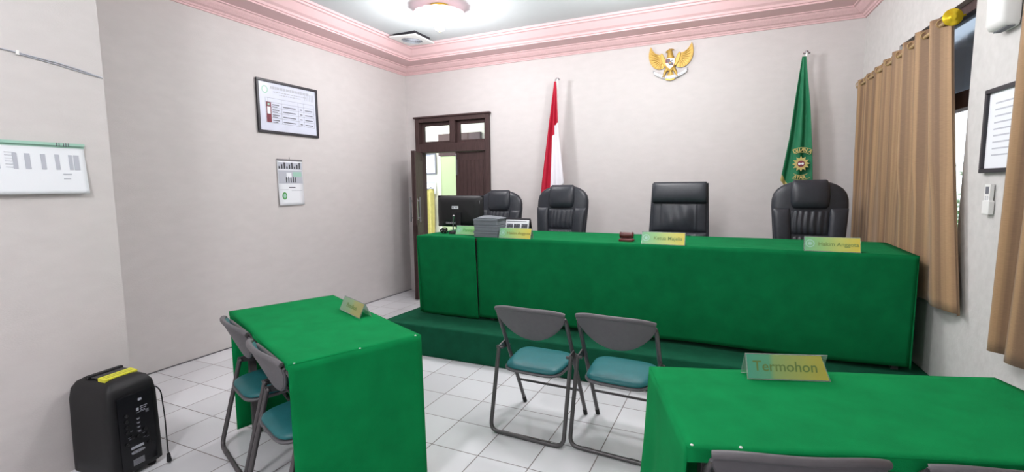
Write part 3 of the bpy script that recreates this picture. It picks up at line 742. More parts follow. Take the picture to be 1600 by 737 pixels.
mi = thing('gooseneck_microphone', (-2.462, 3.95, ZT-.005), 0, 'short silver gooseneck microphone standing before the monitor', 'microphone')
MB().loft([sup(0, 0, .035, .05, 0, 24, .6), sup(0, 0, .034, .048, .02, 24, .6), sup(0, 0, .028, .04, .028, 24, .6)]).build('microphone_base', 'black_plastic', mi)
MB().tube([(0, 0, .02), (0, 0, .08), (.004, -.004, .12), (.012, -.012, .145)], .006).build('gooseneck', 'steel', mi)
MB().tube([(.012, -.012, .143), (.024, -.024, .178)], [.008, .011], 12).build('microphone_head', 'steel', mi)
cb = MB()
for k in range(9):
    cx, cy, cz = -2.55+rnd.uniform(-.03, .03), 3.93+rnd.uniform(-.02, .02), ZT+.02+rnd.uniform(-.01, .018)
    a = rnd.uniform(0, PI); R_ = rnd.uniform(.015, .032); tl = rnd.uniform(.2, 1.2)
    cb.tube([(cx+R_*math.cos(t)*math.cos(a), cy+R_*math.cos(t)*math.sin(a), max(ZT-.001, cz+R_*math.sin(t)*math.sin(tl))) for t in [2*PI*q/18 for q in range(18)]], .0045, 6, 0, True)
cb.tube([(-2.55, 3.93, ZT+.003), (-2.56, 3.97, ZT+.02), (-2.56, 3.99, ZT+.03)], .005, 6)
tag(cb.build('coiled_cable', 'black_plastic'), 'tangle of dark cables heaped below the monitor', 'cables')

for k, (dx, dz, rz) in enumerate([(0, 0, 0), (.004, .054, .02), (-.002, .108, -.02)]):
    b = thing('document_box', (-1.99+dx, 3.805, ZT+dz), rz, ['grey flat document box, lowest of the stack on the bench', 'grey flat document box, in the middle of the stack on the bench', 'grey flat document box, topmost of the stack on the bench'][k], 'box', 'grey boxes stacked on the bench')
    MB().box((-.117, -.08, 0), (.117, .08, .046)).build('box_body', 'box_grey', b, bevel=.003)
    MB().box((-.12, -.083, .034), (.12, .083, .0525)).build('box_lid', 'box_grey', b, bevel=.003)
b = MB(); b.add([(-.12, -.1, .0), (.14, -.1, 0), (.14, .1, 0), (-.12, .1, 0), (-.12, -.1, .006), (.14, -.1, .006), (.14, .1, .010), (-.12, .1, .026), (-.04, .1, .03), (-.04, -.1, .012)],
                [(0, 3, 2, 1), (0, 1, 5, 9, 4), (1, 2, 6, 5), (2, 3, 7, 8, 6), (3, 0, 4, 7), (4, 9, 8, 7), (9, 5, 6, 8)])
o = b.build('paper_folder', 'box_grey'); o.location = (-1.985, 3.805, ZT+.1615); o.scale = (.9, .75, .8); tag(o, 'grey folder lying skewed on top of the stacked document boxes', 'folder')

dc = thing('desk_calendar', (-1.765, 3.92, ZT), -.03, 'small white desk calendar with dark pictures behind a bench name plate', 'calendar')
al = math.atan2(.05, .16)
Tf = Matrix.Translation((0, -.05, 0)) @ Matrix.Rotation(-al, 4, 'X')
m = MB(); m.box((-.125, 0, .0), (.125, .003, .168), 0, Tf)
m.box((-.115, -.001, .015), (.115, 0, .155), 1, Tf)
m.box((-.10, -.0015, .137), (.09, -.001, .142), 3, Tf)
r_ = random.Random(4)
for i, x0 in enumerate((-.10, -.03, .045)):
    m.box((x0, -.0018, .075), (x0+.06, -.001, .118), 3, Tf)
    for k in range(7): a = x0+.004+.008*k; m.box((a, -.0022, .078+r_.uniform(0, .01)), (a+.005, -.0018, .10+r_.uniform(0, .015)), 2, Tf)
m.build('calendar_page', ['frame_dark', 'paper', 'ink_dark', 'ink'], dc)
m = MB(); m.box((-.125, 0, 0), (.125, .003, .168), 0, Matrix.Translation((0, .05, 0)) @ Matrix.Rotation(al, 4, 'X')); m.build('calendar_stand', 'frame_dark', dc)

# ------------------------------------------------------------------ emblem on the back wall
em = thing('wall_emblem', (-.692, YB-.005, 2.765), 0, 'gold eagle emblem with shield and white ribbon high on the back wall', 'emblem')
def mir(poly, s): return [(x*s, y) for x, y in poly]
for s in (-1, 1):
    m = MB()
    wing = bez((.070, -.045), (.13, -.075), (.20, -.03), (.222, .05), 10)+bez((.222, .05), (.234, .10), (.225, .16), (.209, .192), 8)[1:]+bez((.209, .192), (.185, .14), (.16, .105), (.105, .098), 8)[1:]+bez((.105, .098), (.10, .05), (.07, .0), (.050, -.02), 6)[1:]
    wp = [(p[0], p[1]) for p in wing]
    m.prism(mir(wp, s), -.004, -.020)
    cx_, cy_ = .145, .04
    m.prism(mir([(cx_+(x-cx_)*.86, cy_+(y-cy_)*.86) for x, y in wp], s), -.020, -.027)
    edge = bez((.075, -.042), (.13, -.070), (.20, -.03), (.218, .05), 12)+bez((.218, .05), (.228, .10), (.218, .15), (.205, .18), 8)[1:]
    for k in range(2, 20, 2):
        e_ = edge[k]; r0 = (.085+.018*(k/20), .02+.06*(k/20))
        m.tube([(s*r0[0], -.026, r0[1]), (s*(r0[0]*.5+e_[0]*.5+.004), -.031, r0[1]*.5+e_[1]*.5-.004), (s*e_[0]*.985, -.022, e_[1])], [.006, .007, .003], 6)
    m.build('wing', 'gold', em)
    m = MB(); sh = bez((.035, -.03), (.055, .06), (.075, .11), (.098, .105), 8)+bez((.098, .105), (.115, .08), (.09, .0), (.055, -.035), 8)
    m.prism(mir([(x, y) for x, y in [(p[0], p[1]) for p in sh]], s), -.01, -.040); m.build('wing_shoulder', 'gold', em, bevel=.004)
    m = MB(); m.tube([(s*.035, -.02, -.06), (s*.055, -.028, -.095), (s*.065, -.03, -.125)], [.020, .015, .010]); 
    for a in (-1, 0, 1): m.tube([(s*.065, -.03, -.122), (s*(.065+.014*a), -.036, -.145)], [.006, .003], 6)
    m.build('leg', 'gold', em)
m = MB(); m.loft([[(p[0]+dx, -.022+p[1], z) for p in sup(0, 0, w, t, 0, 20, .9)] for z, w, t, dx in ((-.08, .03, .015, 0), (-.05, .05, .022, 0), (0, .055, .026, 0), (.04, .045, .026, -.0), (.075, .032, .024, -.002), (.10, .027, .022, -.006), (.125, .026, .020, -.010), (.14, .018, .014, -.010), (.148, .006, .006, -.008))])
m.tube([(-.028, -.03, .125), (-.043, -.034, .118), (-.048, -.034, .106)], [.011, .008, .002], 8)
for k in range(4): m.tube([(.0+.008*k, -.022, .135), (.008+.009*k, -.02, .152-.004*k)], [.007, .002], 6)
m.build('eagle_body', 'gold', em)
m = MB()
for k in range(5):
    a = (k-2)*.22; m.loft([[(math.sin(a)*q+p[0]*math.cos(a), -.012+p[1]-.002*(2-abs(k-2)), -.07-math.cos(a)*q) for p in sup(0, 0, w, .006, 0, 10, 1)] for q, w in ((0, .010), (.03, .014), (.06, .013), (.078, .004))])
m.build('tail', 'gold', em)
m = MB(); hw_, hh = .05, .062
def shield(k): return [(-hw_*k, .038*k), (0, .046*k), (hw_*k, .038*k)]+bez((hw_*k, .038*k), (hw_*k, -.03*k), (.03*k, -.05*k), (0, -.068*k), 8)[1:]+bez((0, -.068*k), (-.03*k, -.05*k), (-hw_*k, -.03*k), (-hw_*k, .038*k), 8)[1:-1]
m.prism(shield(1.06), -.045, -.056, mi=0)
m.prism(shield(.96), -.056, -.058, mi=1)
m.box((-.046, -.0585, -.002), (-.001, -.058, .036), 2); m.box((.001, -.0585, -.034), (.036, -.058, -.003), 2)
m.box((.010, -.0590, .014), (.036, -.0583, .020), 3); m.box((.014, -.0590, .024), (.032, -.0583, .027), 3)
m.box((-.036, -.0592, .006), (-.012, -.0585, .028), 3); m.box((.008, -.0592, -.026), (.026, -.0585, -.010), 3)
m.prism([(-.016, -.016), (0, -.032), (.016, -.016), (.016, .012), (0, .018), (-.016, .012)], -.058, -.0605, mi=3)
m.prism([(q*.006*math.cos(PI*k/5-PI/2)*2, -.006+q*.012*math.sin(PI*k/5-PI/2)) for k in range(10) for q in [1 if k % 2 else .45]], -.0605, -.0612, mi=0)
o = m.build('shield', ['gold', 'paper', 'maroon', 'ink'], em)
m = MB()
def rib(u, v):
    x = (u-.5)*.34; zc = -.145+.055*(2*u-1)**2*1.15
    return (x, -.03-.006*math.sin(u*PI*4), zc-.004+(v-.5)*.034)
m.grid(rib, 40, 2, 0)
for s in (-1, 1): m.prism(mir([(.155, -.098), (.178, -.082), (.172, -.068), (.185, -.060), (.165, -.068)], s), -.02, -.024, mi=1)
m2 = m.build('ribbon', ['paper', 'ink', 'gold'], em, solid=.003, fix=False)
m = MB()
for k in range(12):
    u = .15+.7*k/11; x, y, z = rib(u, .5); m.box((x-.006, y-.004, z-.007), (x+.004, y-.002, z+.007))
m.build('ribbon_lettering', 'ink_light', em)
MB().prism([(x, -.182+.02*(x/.05)**2*.5) for x in (-.045, 0, .045)]+[(x, -.166+.02*(x/.05)**2*.5) for x in (.045, 0, -.045)], -.01, -.03).build('tail_tip', 'gold', em)

# ------------------------------------------------------------------ flags on stands
def flag_stand(x, y, ztop, label):
    r = thing('flag_stand', (x, y, ZP), 0, label, 'flag stand')
    MB().lathe([(.001, .0), (.15, 0), (.15, .015), (.12, .03), (.03, .045), (.022, .12), (.001, .12)], 28).build('stand_base', 'chrome', r)
    MB().tube([(0, 0, .04), (0, 0, ztop-ZP)], .011, 12).build('pole', 'white_plastic', r)
    m = MB(); m.tube([(-.03, 0, ztop-ZP-.012), (.03, 0, ztop-ZP-.012)], .009, 10); m.ball((0, 0, ztop-ZP+.002), (.017, .017, .011)); m.build('pole_bracket', 'chrome', r)
    return r
flag_stand(-1.925, 5.42, 2.70, 'white flag pole holding the red and white flag')
flag_stand(.553, 5.42, 2.70, 'white flag pole with metal hook holding the green flag')
def flag(name, zt, zb_fn, xl, xr, y0, mifn, mats, label, depth=.035, nf=3.2, extra=None, phase=0.):
    m = MB()
    def fn(u, v):
        z = zt+(zb_fn(u)-zt)*v
        zz = (zt-z)
        a, b = xl(z), xr(z)
        d = depth*min(1, zz/.5)
        x = a+(b-a)*(u+.035*math.sin(u*2*PI*nf+phase)*min(1, zz))
        return (x, y0-d*(.5+.5*math.sin(u*2*PI*nf+phase+.4*v)), z)
    m.grid(fn, 72, 60, mifn)
    if extra: extra(m, fn)
    o = m.build(name, mats, fix=False, sharp=80); q = o.modifiers.new('s', 'SOLIDIFY'); q.thickness = .003; q.offset = 0
    return tag(o, label, 'flag')
def lerp(z, tab):
    for (z0, a), (z1, b) in zip(tab[:-1], tab[1:]):
        if z0 >= z >= z1: return a+(b-a)*(z0-z)/(z0-z1)
    return tab[-1][1] if z < tab[-1][0] else tab[0][1]
def red_mi(u, v):
    z = 2.665+(1.42+.08*u-.1*(1-u)-2.665)*v
    lim = 2.155+.10*(u-.5)
    if u < .42: return 0
    return 0 if z > (2.06 if u < .60 else lim) else 1
flag('national_flag', 2.665, lambda u: 1.30+.19*u, lambda z: lerp(z, [(2.665, -1.957), (2.2, -2.015), (1.5, -2.105), (1.3, -2.12)]), lambda z: lerp(z, [(2.665, -1.935), (2.55, -1.925), (2.2, -1.905), (1.5, -1.838), (1.3, -1.84)]), 5.40,
     red_mi, ['red_cloth', 'white_cloth'], 'red and white flag hanging furled on its pole against the back wall', nf=2.4)
def green_extra(m, fn):
    # sun emblem and arc lettering stitched on the cloth front
    cx, cz, y = .545, 1.655, 5.343
    T = TW((cx, y, cz), (1, 0, .04), (0, -1, 0))
    star = [((.072 if k % 2 == 0 else .048)*math.cos(PI*k/12), (.072 if k % 2 == 0 else .048)*math.sin(PI*k/12)) for k in range(24)]
    m.prism(star, 0, .002, 'xy', 1, T)
    m.prism([(.03*math.cos(PI*k/10), .03*math.sin(PI*k/10)) for k in range(20)], .002, .003, 'xy', 2, T)
    m.prism([(-.013+.010*math.cos(PI*k/6), .010*math.sin(PI*k/6)) for k in range(12)], .003, .004, 'xy', 3, T)
    m.prism([(.013+.010*math.cos(PI*k/6), .010*math.sin(PI*k/6)) for k in range(12)], .003, .004, 'xy', 3, T)
    for r0, r1, a0, a1 in ((.150, .154, 50, 118), (.106, .110, 50, 118), (.106, .110, 235, 300), (.150, .154, 240, 300)):
        for k in range(12):
            t0 = math.radians(a0+(a1-a0)*k/12); t1 = math.radians(a0+(a1-a0)*(k+1)/12)
            m.add([(r0*math.cos(t0), r0*math.sin(t0), .002), (r1*math.cos(t0), r1*math.sin(t0), .002), (r1*math.cos(t1), r1*math.sin(t1), .002), (r0*math.cos(t1), r0*math.sin(t1), .002)], [(0, 1, 2, 3)], 1, False, T)
    for i, ch in enumerate('DILAN A'):
        if ch == ' ': continue
        a = math.radians(112-9.5*i)
        text_into(m, ch, .045, T @ Matrix.Rotation(a-PI/2, 4, 'Z') @ Matrix.Translation((0, .130, .001)), 1, .0005, 1, .001)
    for i, ch in enumerate('ATAR'):
        a = math.radians(248+11*i)
        text_into(m, ch, .040, T @ Matrix.Rotation(a+PI/2, 4, 'Z') @ Matrix.Translation((0, -.130, .001)), 1, .0005, 1, .001)
def green_mi(u, v): return 1 if (v > .955 and u < .35) else 0
flag('green_flag', 2.655, lambda u: 1.50-.30*u if u < .5 else 1.35, lambda z: lerp(z, [(2.655, .515), (2.3, .475), (1.9, .435), (1.5, .372), (1.3, .372)]), lambda z: lerp(z, [(2.655, .548), (2.5, .565), (2.2, .598), (1.8, .628), (1.3, .650)]), 5.40,
     green_mi, ['green_cloth', 'pale_gold', 'maroon', 'paper'], 'dark green flag with gold sun emblem hanging furled by the curtain', extra=green_extra, nf=2.0, phase=1.2)

# ------------------------------------------------------------------ left wall: notice, calendar
def art_notice(s):
    z = .008; W_, H_ = .74-.05, .50-.05
    def bx(x0, y0, x1, y1, mi, k=0): s.box((x0, y0, z), (x1, y1, z+.0005+k*.0003), mi)
    s.prism([(-.275+.035*math.cos(PI*k/12), .16+.038*math.sin(PI*k/12)) for k in range(24)], z, z+.0006, 'xy', 4)
    s.prism([(-.275+.024*math.cos(PI*k/12), .16+.026*math.sin(PI*k/12)) for k in range(24)], z, z+.0009, 'xy', 5)
    for x0, x1, y, h_ in ((-.21, .26, .175, .026), (-.18, .22, .145, .010), (-.11, .15, .122, .010)):
        x = x0
        while x < x1: w = rnd.uniform(.012, .04); bx(x, y, min(x+w, x1), y+h_, 1); x += w+.006
    for x in (-.275, -.245, -.09, .115, .185, .32): bx(x-.001, -.155, x+.001, .085, 2)
    for y in (.085, .045, -.005, -.055, -.105, -.155): bx(-.275, y-.001, .32, y+.001, 2)
    bx(-.268, -.150, -.212, .045, 3); bx(-.258, -.07, -.222, .0, 5, 1); bx(-.252, .012, -.228, .035, 4, 1)
    for i in range(4):
        y = .018-.05*i
        bx(-.20, y, -.12, y+.010, 2); bx(-.20, y-.018, -.14, y-.010, 2)
        bx(-.075, y-.008, .08, y+.002, 2); bx(.135, y-.008, .165, y+.002, 2); bx(.20, y-.008, .30, y+.002, 2)
    for i in range(6): bx(.20+.022*i, .12, .208+.022*i, .19, 1, 1)
    return ['ink_light', 'ink', 'maroon', 'mint', 'paper']
framed('framed_notice', .74, .515, TW((XL+.004, 3.617, 2.267), (0, 1, 0), (1, 0, 0)), art_notice, 'black-framed printed table notice on the left wall above the calendar', 'framed notice', bg='paper_blue')
cal = MB(); w, h = .31, .465
def cpage(u, v): return (w*(u-.5), h*(v-.5), .006+.010*(1-v)**2)
cal.grid(cpage, 4, 14, 0)
def cq(x0, y0, x1, y1, mi, up=.0012):
    f = lambda y: .006+.010*(1-(y/h+.5))**2+up
    cal.add([(x0, y0, f(y0)), (x1, y0, f(y0)), (x1, y1, f(y1)), (x0, y1, f(y1))], [(0, 1, 2, 3)], mi)
cq(-.145, .135, .145, .205, 1)
for i in range(9): cq(-.14+.031*i, .14, -.125+.031*i, .165+.02*(i % 3), 2, .002)
cq(-.145, -.01, .145, .125, 3); cq(-.135, -.005, -.09, .115, 1, .002); cq(.03, .06, .135, .11, 6, .002); cq(-.05, .05, .01, .10, 0, .002)
for i in range(5): cq(-.06+.028*i, .0, -.050+.028*i, .055+.006*(i % 2), 2, .003)
cq(-.03, -.055, .05, -.045, 4); cq(-.14, -.075, -.04, -.070, 3); cq(.0, -.085, .135, -.082, 3)
o0 = len(cal.v); 
cal.add([(-.09+.028*math.cos(PI*k/10), -.135+.038*math.sin(PI*k/10), .0155) for k in range(20)], [tuple(range(20))], 5)
cal.add([(-.09+.017*math.cos(PI*k/10), -.135+.024*math.sin(PI*k/10), .0162) for k in range(20)], [tuple(range(20))], 6)
co = cal.build('wall_calendar', ['paper', 'ink_light', 'ink_dark', 'ink_light', 'ink', 'ink_green', 'mint'], fix=False)
co.matrix_world = TW((XL+.004, 3.59, 1.525), (0, 1, 0), (1, 0, 0)); co.modifiers.new('s', 'SOLIDIFY').thickness = .002
tag(co, 'white paper wall calendar with a photo strip hanging under the framed notice', 'calendar')
MB().box((-w/2, h/2-.01, .004), (w/2, h/2+.006, .012)).tube([(0, h/2+.004, .006), (0, h/2+.03, .003)], .002, 6).build('hanging_strip', 'steel', co)
# near left wall: wide sheet calendar and a wire
sc_ = MB(); Y0, Y1, Z0, Z1 = .55, 1.375, 1.452, 1.702
cw = Y1-Y0; ch = Z1-Z0
sc_.grid(lambda u, v: (cw*(u-.5), ch*(v-.5), .004+.022*(1-v)**1.5+.004*math.sin(PI*v)*math.sin(u*3)), 30, 14, 0)
def f2(x, y): u, v = x/cw+.5, y/ch+.5; return .004+.022*(1-v)**1.5+.004*math.sin(PI*v)*math.sin(u*3)
def sq(x0, y0, x1, y1, mi, up=.002):
    sc_.add([(x0, y0, f2(x0, y0)+up), (x1, y0, f2(x1, y0)+up), (x1, y1, f2(x1, y1)+up), (x0, y1, f2(x0, y1)+up)], [(0, 1, 2, 3)], mi)
R1 = cw/2
for n_ in range(20): sq(-R1+cw*n_/20, ch/2-.020, -R1+cw*(n_+1)/20, ch/2-.008, 1)
for a, b in ((.235, .248), (.190, .208), (.155, .163), (.125, .140), (.072, .088), (.052, .070)): pass
for a, b in ((-.268, -.252), (-.225, -.205), (-.165, -.147), (-.110, -.093), (-.055, -.040), (-.034, -.012)):
    sq(R1+a-.015, -.005, R1+b-.015, .070, 2)
for a, b in ((-.60, -.57), (-.52, -.50), (-.44, -.43), (-.37, -.33)): sq(R1+a, -.005, R1+b, .070, 2)
for n_ in range(6): sq(R1-.31+.0*n_, .072-.014*n_, R1-.27, .074-.014*n_, 2)
for n_, (x, l_) in enumerate(((-.10, .035), (-.10, .028))): sq(R1+x, -.03-.022*n_, R1+x+l_, -.025-.022*n_, 2)
sco = sc_.build('sheet_calendar', ['paper', 'mint', 'ink_light'], fix=False)
sco.matrix_world = TW((XCOL+.003, (Y0+Y1)/2, (Z0+Z1)/2), (0, 1, 0), (1, 0, 0)); sco.modifiers.new('s', 'SOLIDIFY').thickness = .004
tag(sco, 'wide white sheet calendar with grey bars on the nearest left wall', 'calendar')
m = MB(); m.box((-cw/2, ch/2-.010, .003), (cw/2, ch/2+.004, .016), 0)
for x in (.235, .245, .262, .272, .282, -.1): m.tube([(cw/2-.35+x, ch/2-.014, .017), (cw/2-.35+x, ch/2+.004, .017)], .0018, 6, 1)
m.build('binding_strip', ['mint', 'ink'], sco)
wv = MB()
pp = [(XCOL+.006, .80, 2.165), (XCOL+.006, 1.03, 2.130), (XCOL+.006, 1.152, 2.120), (XCOL+.006, 1.30, 2.105), (XCOL+.006, 1.40, 2.088), (XCOL+.006, 1.49, 2.066)]
wv.tube(pp, .0028, 6); wv.tube([(a, b, c-.006-.004*math.sin(i)) for i, (a, b, c) in enumerate(pp[2:-1])]+[pp[-1]], .0022, 6)
wo = wv.build('wall_wire', 'ink_light'); tag(wo, 'thin pale wire sagging across the nearest left wall', 'wire')
MB().box((XCOL, 1.148, 2.108), (XCOL+.012, 1.160, 2.130)).build('cable_clip', 'white_plastic', wo, bevel=.002)

# ------------------------------------------------------------------ portable speaker
sp = thing('portable_speaker', (-2.925, 1.315, 0), math.radians(6), 'black portable speaker with control panel standing by the near left wall', 'speaker')
m = MB(); ss = []
for z, g_, sh_ in ((.02, .012, 0), (.03, .0, 0), (.10, 0, 0), (.40, -.004, 0), (.455, -.012, 0), (.485, -.03, 0), (.500, -.055, 0), (.507, -.09, 0)):
    gg = g_ if z > .09 else -g_
    ss.append(sup(0, 0, .160+gg, .128+gg, z*1.02, 44, .2))
m.loft(ss); m.build('cabinet', 'black_plastic', sp, sharp=50)
for x in (-.12, .12):
    for y in (-.08, .08): MB().lathe([(.001, 0), (.02, 0), (.022, .022), (.001, .022)], 14, T=Matrix.Translation((x, y, 0))).build('foot', 'rubber', sp)
m = MB(); m.box((-.035, -.075, .512), (.015, .075, .5195)); m.build('handle_recess', 'black_gloss', sp, bevel=.002)
MB().box((-.062, -.085, .505), (-.040, .085, .526)).build('carry_handle', 'black_plastic', sp, bevel=.004)
m = MB(); LT = Matrix.Translation((0, 0, .0065))
m.add([(.030, -.080, .5185), (.082, -.080, .5135), (.082, .075, .5135), (.030, .075, .5185), (.030, -.080, .500), (.082, -.080, .500), (.082, .075, .500), (.030, .075, .500)], [(0, 1, 2, 3), (0, 4, 5, 1), (1, 5, 6, 2), (2, 6, 7, 3), (3, 7, 4, 0), (4, 7, 6, 5)], 0, False, LT)
for k in range(2): m.add([(.046+.016*k, -.066, .5176-.0016*k), (.050+.016*k, -.066, .5172-.0016*k), (.050+.016*k, .062, .5172-.0016*k), (.046+.016*k, .062, .5176-.0016*k)], [(0, 1, 2, 3)], 1, False, LT)
m.build('warning_label', ['yellow_label', 'ink_brown'], sp)
m = MB(); X0 = .158
m.box((X0, -.085, .05), (X0+.006, .085, .43), 0)
def pb(y0, z0, y1, z1, mi, t=.0005): m.box((X0+.006, y0, z0), (X0+.006+t, y1, z1), mi)
r_ = random.Random(9)
pb(.012, .385, .030, .398, 1)
for k in range(3): pb(.02+.012*k*0, .350-.010*k, .055-.006*k, .353-.010*k, 1)
pb(.0, .335, .012, .350, 1); pb(.0, .325, .06, .3265, 1); pb(.045, .31, .06, .325, 2)
for k in range(4): pb(-.005, .295-.022*k, .015, .297-.022*k, 2); pb(.0, .290-.022*k, .012, .293-.022*k, 1)
for k in range(8): y = r_.uniform(-.05, .05); z = r_.uniform(.17, .25); pb(y, z, y+.012, z+.003, 2)
pb(-.04, .145, .02, .157, 1, .004); pb(-.035, .118, .015, .135, 3, .003)
for k in range(4): pb(-.04+.018*k, .122, -.030+.018*k, .130, 1, .004)
pb(-.035, .050+.005, .02, .088, 4, .001)
for k in range(3): pb(-.03, .06+.008*k, .012, .062+.008*k, 2, .0014)
for y, z in ((-.05, .33), (-.05, .30), (-.05, .27), (-.05, .24), (-.03, .21), (0, .2), (.035, .225), (.045, .19), (.05, .145), (-.055, .18)):
    m.lathe([(.008, 0), (.008, .008), (.005, .010), (.0001, .010)], 12, 5, Matrix(((0, 0, 1, X0+.006), (1, 0, 0, y), (0, 1, 0, z), (0, 0, 0, 1))))
m.build('control_panel', ['black_gloss', 'ink_light', 'ink', 'steel', 'steel', 'black_plastic'], sp)
m = MB(); m.tube(path_round([(.165, .10, .43), (.185, .115, .41), (.195, .118, .25), (.20, .115, .10), (.21, .11, .05)], .03), .0035, 6); m.tube([(.21, .11, .055), (.212, .11, .012)], [.008, .013], 10)
for d_ in (-.006, .006): m.tube([(.212+d_, .11, .012), (.212+d_, .111, .001)], .002, 6)
m.build('power_cord', 'black_gloss', sp)

# ------------------------------------------------------------------ curtains
def curtain(s0, s1, z1, z0, off, seed, label, nfold, tilt=0., fl0=0., fl1=0., rings=True):
    r_ = random.Random(seed); r = thing('curtain', RW(s0, off, z1), 0, label, 'curtain', 'tan curtains on the right wall')
    o0 = Vector(RW(s0, off, z1)); ph = [r_.uniform(0, 6) for _ in range(6)]
    Ls = s1-s0; m = MB()
    def fn(u, v):
        s = s0+Ls*u; lo = v
        a = .034*(1-.15*lo)*(.75+.35*math.sin(5*u+ph[4]))
        q_ = min(1, max(0, (v-.5)/.15)); a *= 1-.5*q_*(fl1 > 0)*(u < .97)
        w_ = math.sin(2*PI*nfold*u+ph[0]*0)+.35*lo*math.sin(2*PI*nfold*.53*u+ph[1])+.25*lo*math.sin(2*PI*nfold*1.7*u+ph[2])
        ss_ = s+.03*lo*math.sin(2*PI*nfold*.5*u+ph[3])+.012*math.cos(2*PI*nfold*u)-fl0*v*(1-u)**3+fl1*v**1.2*u**3
        zz = z1+(z0-z1)*v-tilt*(1-u)*(1-v)
        p = Vector(RW(ss_, off-.018*v*(fl1 > 0)+a*w_, zz)) - o0
        return tuple(p)
    nu = nfold*18
    # arc length as uv
    m.grid(fn, nu, 30, 0, uv=lambda u, v: (Ls*u*1.9, (z1-z0)*v))
    c_ = m.build('curtain_panel', 'curtain', r, fix=False, sharp=80); q = c_.modifiers.new('s', 'SOLIDIFY'); q.thickness = .003
    if rings:
        for k in range(nfold*2):
            u = (k+.5)/(nfold*2)*1.0; u = k/(nfold*2)+1/(nfold*4)*0+.0
            u = min(max(u, .004), .996)
            p = Vector(fn(u, .02)); c0 = p+Vector((0, 0, -.0))
            ring = [(c0+wd*0+Vector((wn.x*.022*math.cos(t), wn.y*.022*math.cos(t), .022*math.sin(t)))) for t in [2*PI*i/16 for i in range(16)]]
            MB().tube(ring, .004, 6, 0, True).build('grommet', 'grommet_tan', r)
    return r
ZROD = 2.395
curtain(.20, 1.93, ZROD+.045, .74, .075, 3, 'tan striped curtain behind the bench end, left of the window gap', 8, tilt=.06, fl1=.30)
curtain(2.68, 4.35, ZROD+.045, .69, .085, 12, 'brown tan curtain at the right edge, beside the framed notice', 8, fl0=.10)
def rod(s0, s1, fin_at, label, tilt=0., OFF=.085):
    r = thing('curtain_rod', RW(s0, .095, ZROD), 0, label, 'curtain rod'); o0 = Vector(RW(s0, .095, ZROD))
    f = lambda s, off, z: tuple(Vector(RW(s, off if off < .09 else OFF, z-tilt*(s1-s)/(s1-s0)))-o0)
    MB().tube([f(s0, .095, ZROD), f(s1, .095, ZROD)], .011, 12).build('rod_tube', 'grommet_tan', r)
    for s in fin_at:
        d = 1 if s > (s0+s1)/2 else -1
        c = Vector(f(s, .095, ZROD)); T = Matrix.Translation(c) @ Matrix(((wd.x*0+wn.x, 0, wd.x*d, 0), (wn.y, 0, wd.y*d, 0), (0, 1, 0, 0), (0, 0, 0, 1)))
        MB().lathe([(.001, -.012), (.03, -.012), (.046, -.004), (.048, .004), (.040, .010), (.022, .012), (.018, .016), (.012, .019), (.001, .020)], 28, 0, T).build('finial', 'brass', r)
    for s in (s0+.06, s1-.03):
        MB().tube([f(s, .0, ZROD+.02), f(s, .05, ZROD+.004), f(s, .095, ZROD)], .007, 8).build('rod_bracket', 'brass', r)
rod(.16, 1.94, (1.955,), 'brass curtain rod with a round yellow finial at the window gap', .06, .075)
rod(2.66, 4.4, (), 'brass curtain rod over the right edge curtain')

# ------------------------------------------------------------------ right wall fittings
def art_small(s):
    for i in range(9): s.box((-.12, .13-.032*i, .008), (.12-.05*(i % 3), .137-.032*i, .0085), 1)
    return ['ink_light']
framed('framed_notice', .40, .42, TW(RW(2.455, .003, 1.725), tuple(wd), tuple(wn)), art_small, 'dark-framed white notice on the right wall beside the window gap', 'framed notice', bw=.022, t=.022)
rm = thing('wall_remote', RW(2.31, 0, 1.38), 0, 'white remote control in a holder on the right wall below the dark-framed notice', 'remote control'); rm.matrix_world = TW(RW(2.355, .002, 1.38), tuple(wd), tuple(wn))
MB().box((-.032, -.075, 0), (.032, -.005, .024)).build('holder', 'white_plastic', rm, bevel=.004)
m = MB(); m.box((-.025, -.065, .004), (.025, .078, .020), 0); m.box((-.016, .028, .020), (.016, .065, .0206), 1)
for i in range(3):
    for j in range(2): m.box((-.015+.018*j, .010-.012*i*.9, .020), (-.004+.018*j, .017-.012*i*.9, .0212), 2)
m.build('remote_body', ['white_plastic', 'ink', 'ink_light'], rm, bevel=.002)
ac = thing('wall_speaker', RW(2.36, 0, 2.2), 0, 'white rounded wall unit fixed above the dark-framed notice', 'wall speaker'); ac.matrix_world = TW(RW(2.40, .0, 2.20), tuple(wd), tuple(wn))
m = MB(); ss = []
for y_, g_, dd in ((.0, .035, .060), (.006, .012, .085), (.03, .0, .10), (.3, .0, .105), (.42, .0, .10), (.45, .02, .08)):
    ss.append([(p[0], y_, max(0.0, dd*.42+p[1])) for p in sup(0, 0, .082-g_*.7, dd*.42, 0, 28, .5)])
m.loft(ss); m.build('speaker_body', 'white_plastic', ac, sharp=50)
MB().box((-.06, -.004, .02), (.06, .001, .05)).build('lower_slot', 'ink', ac)

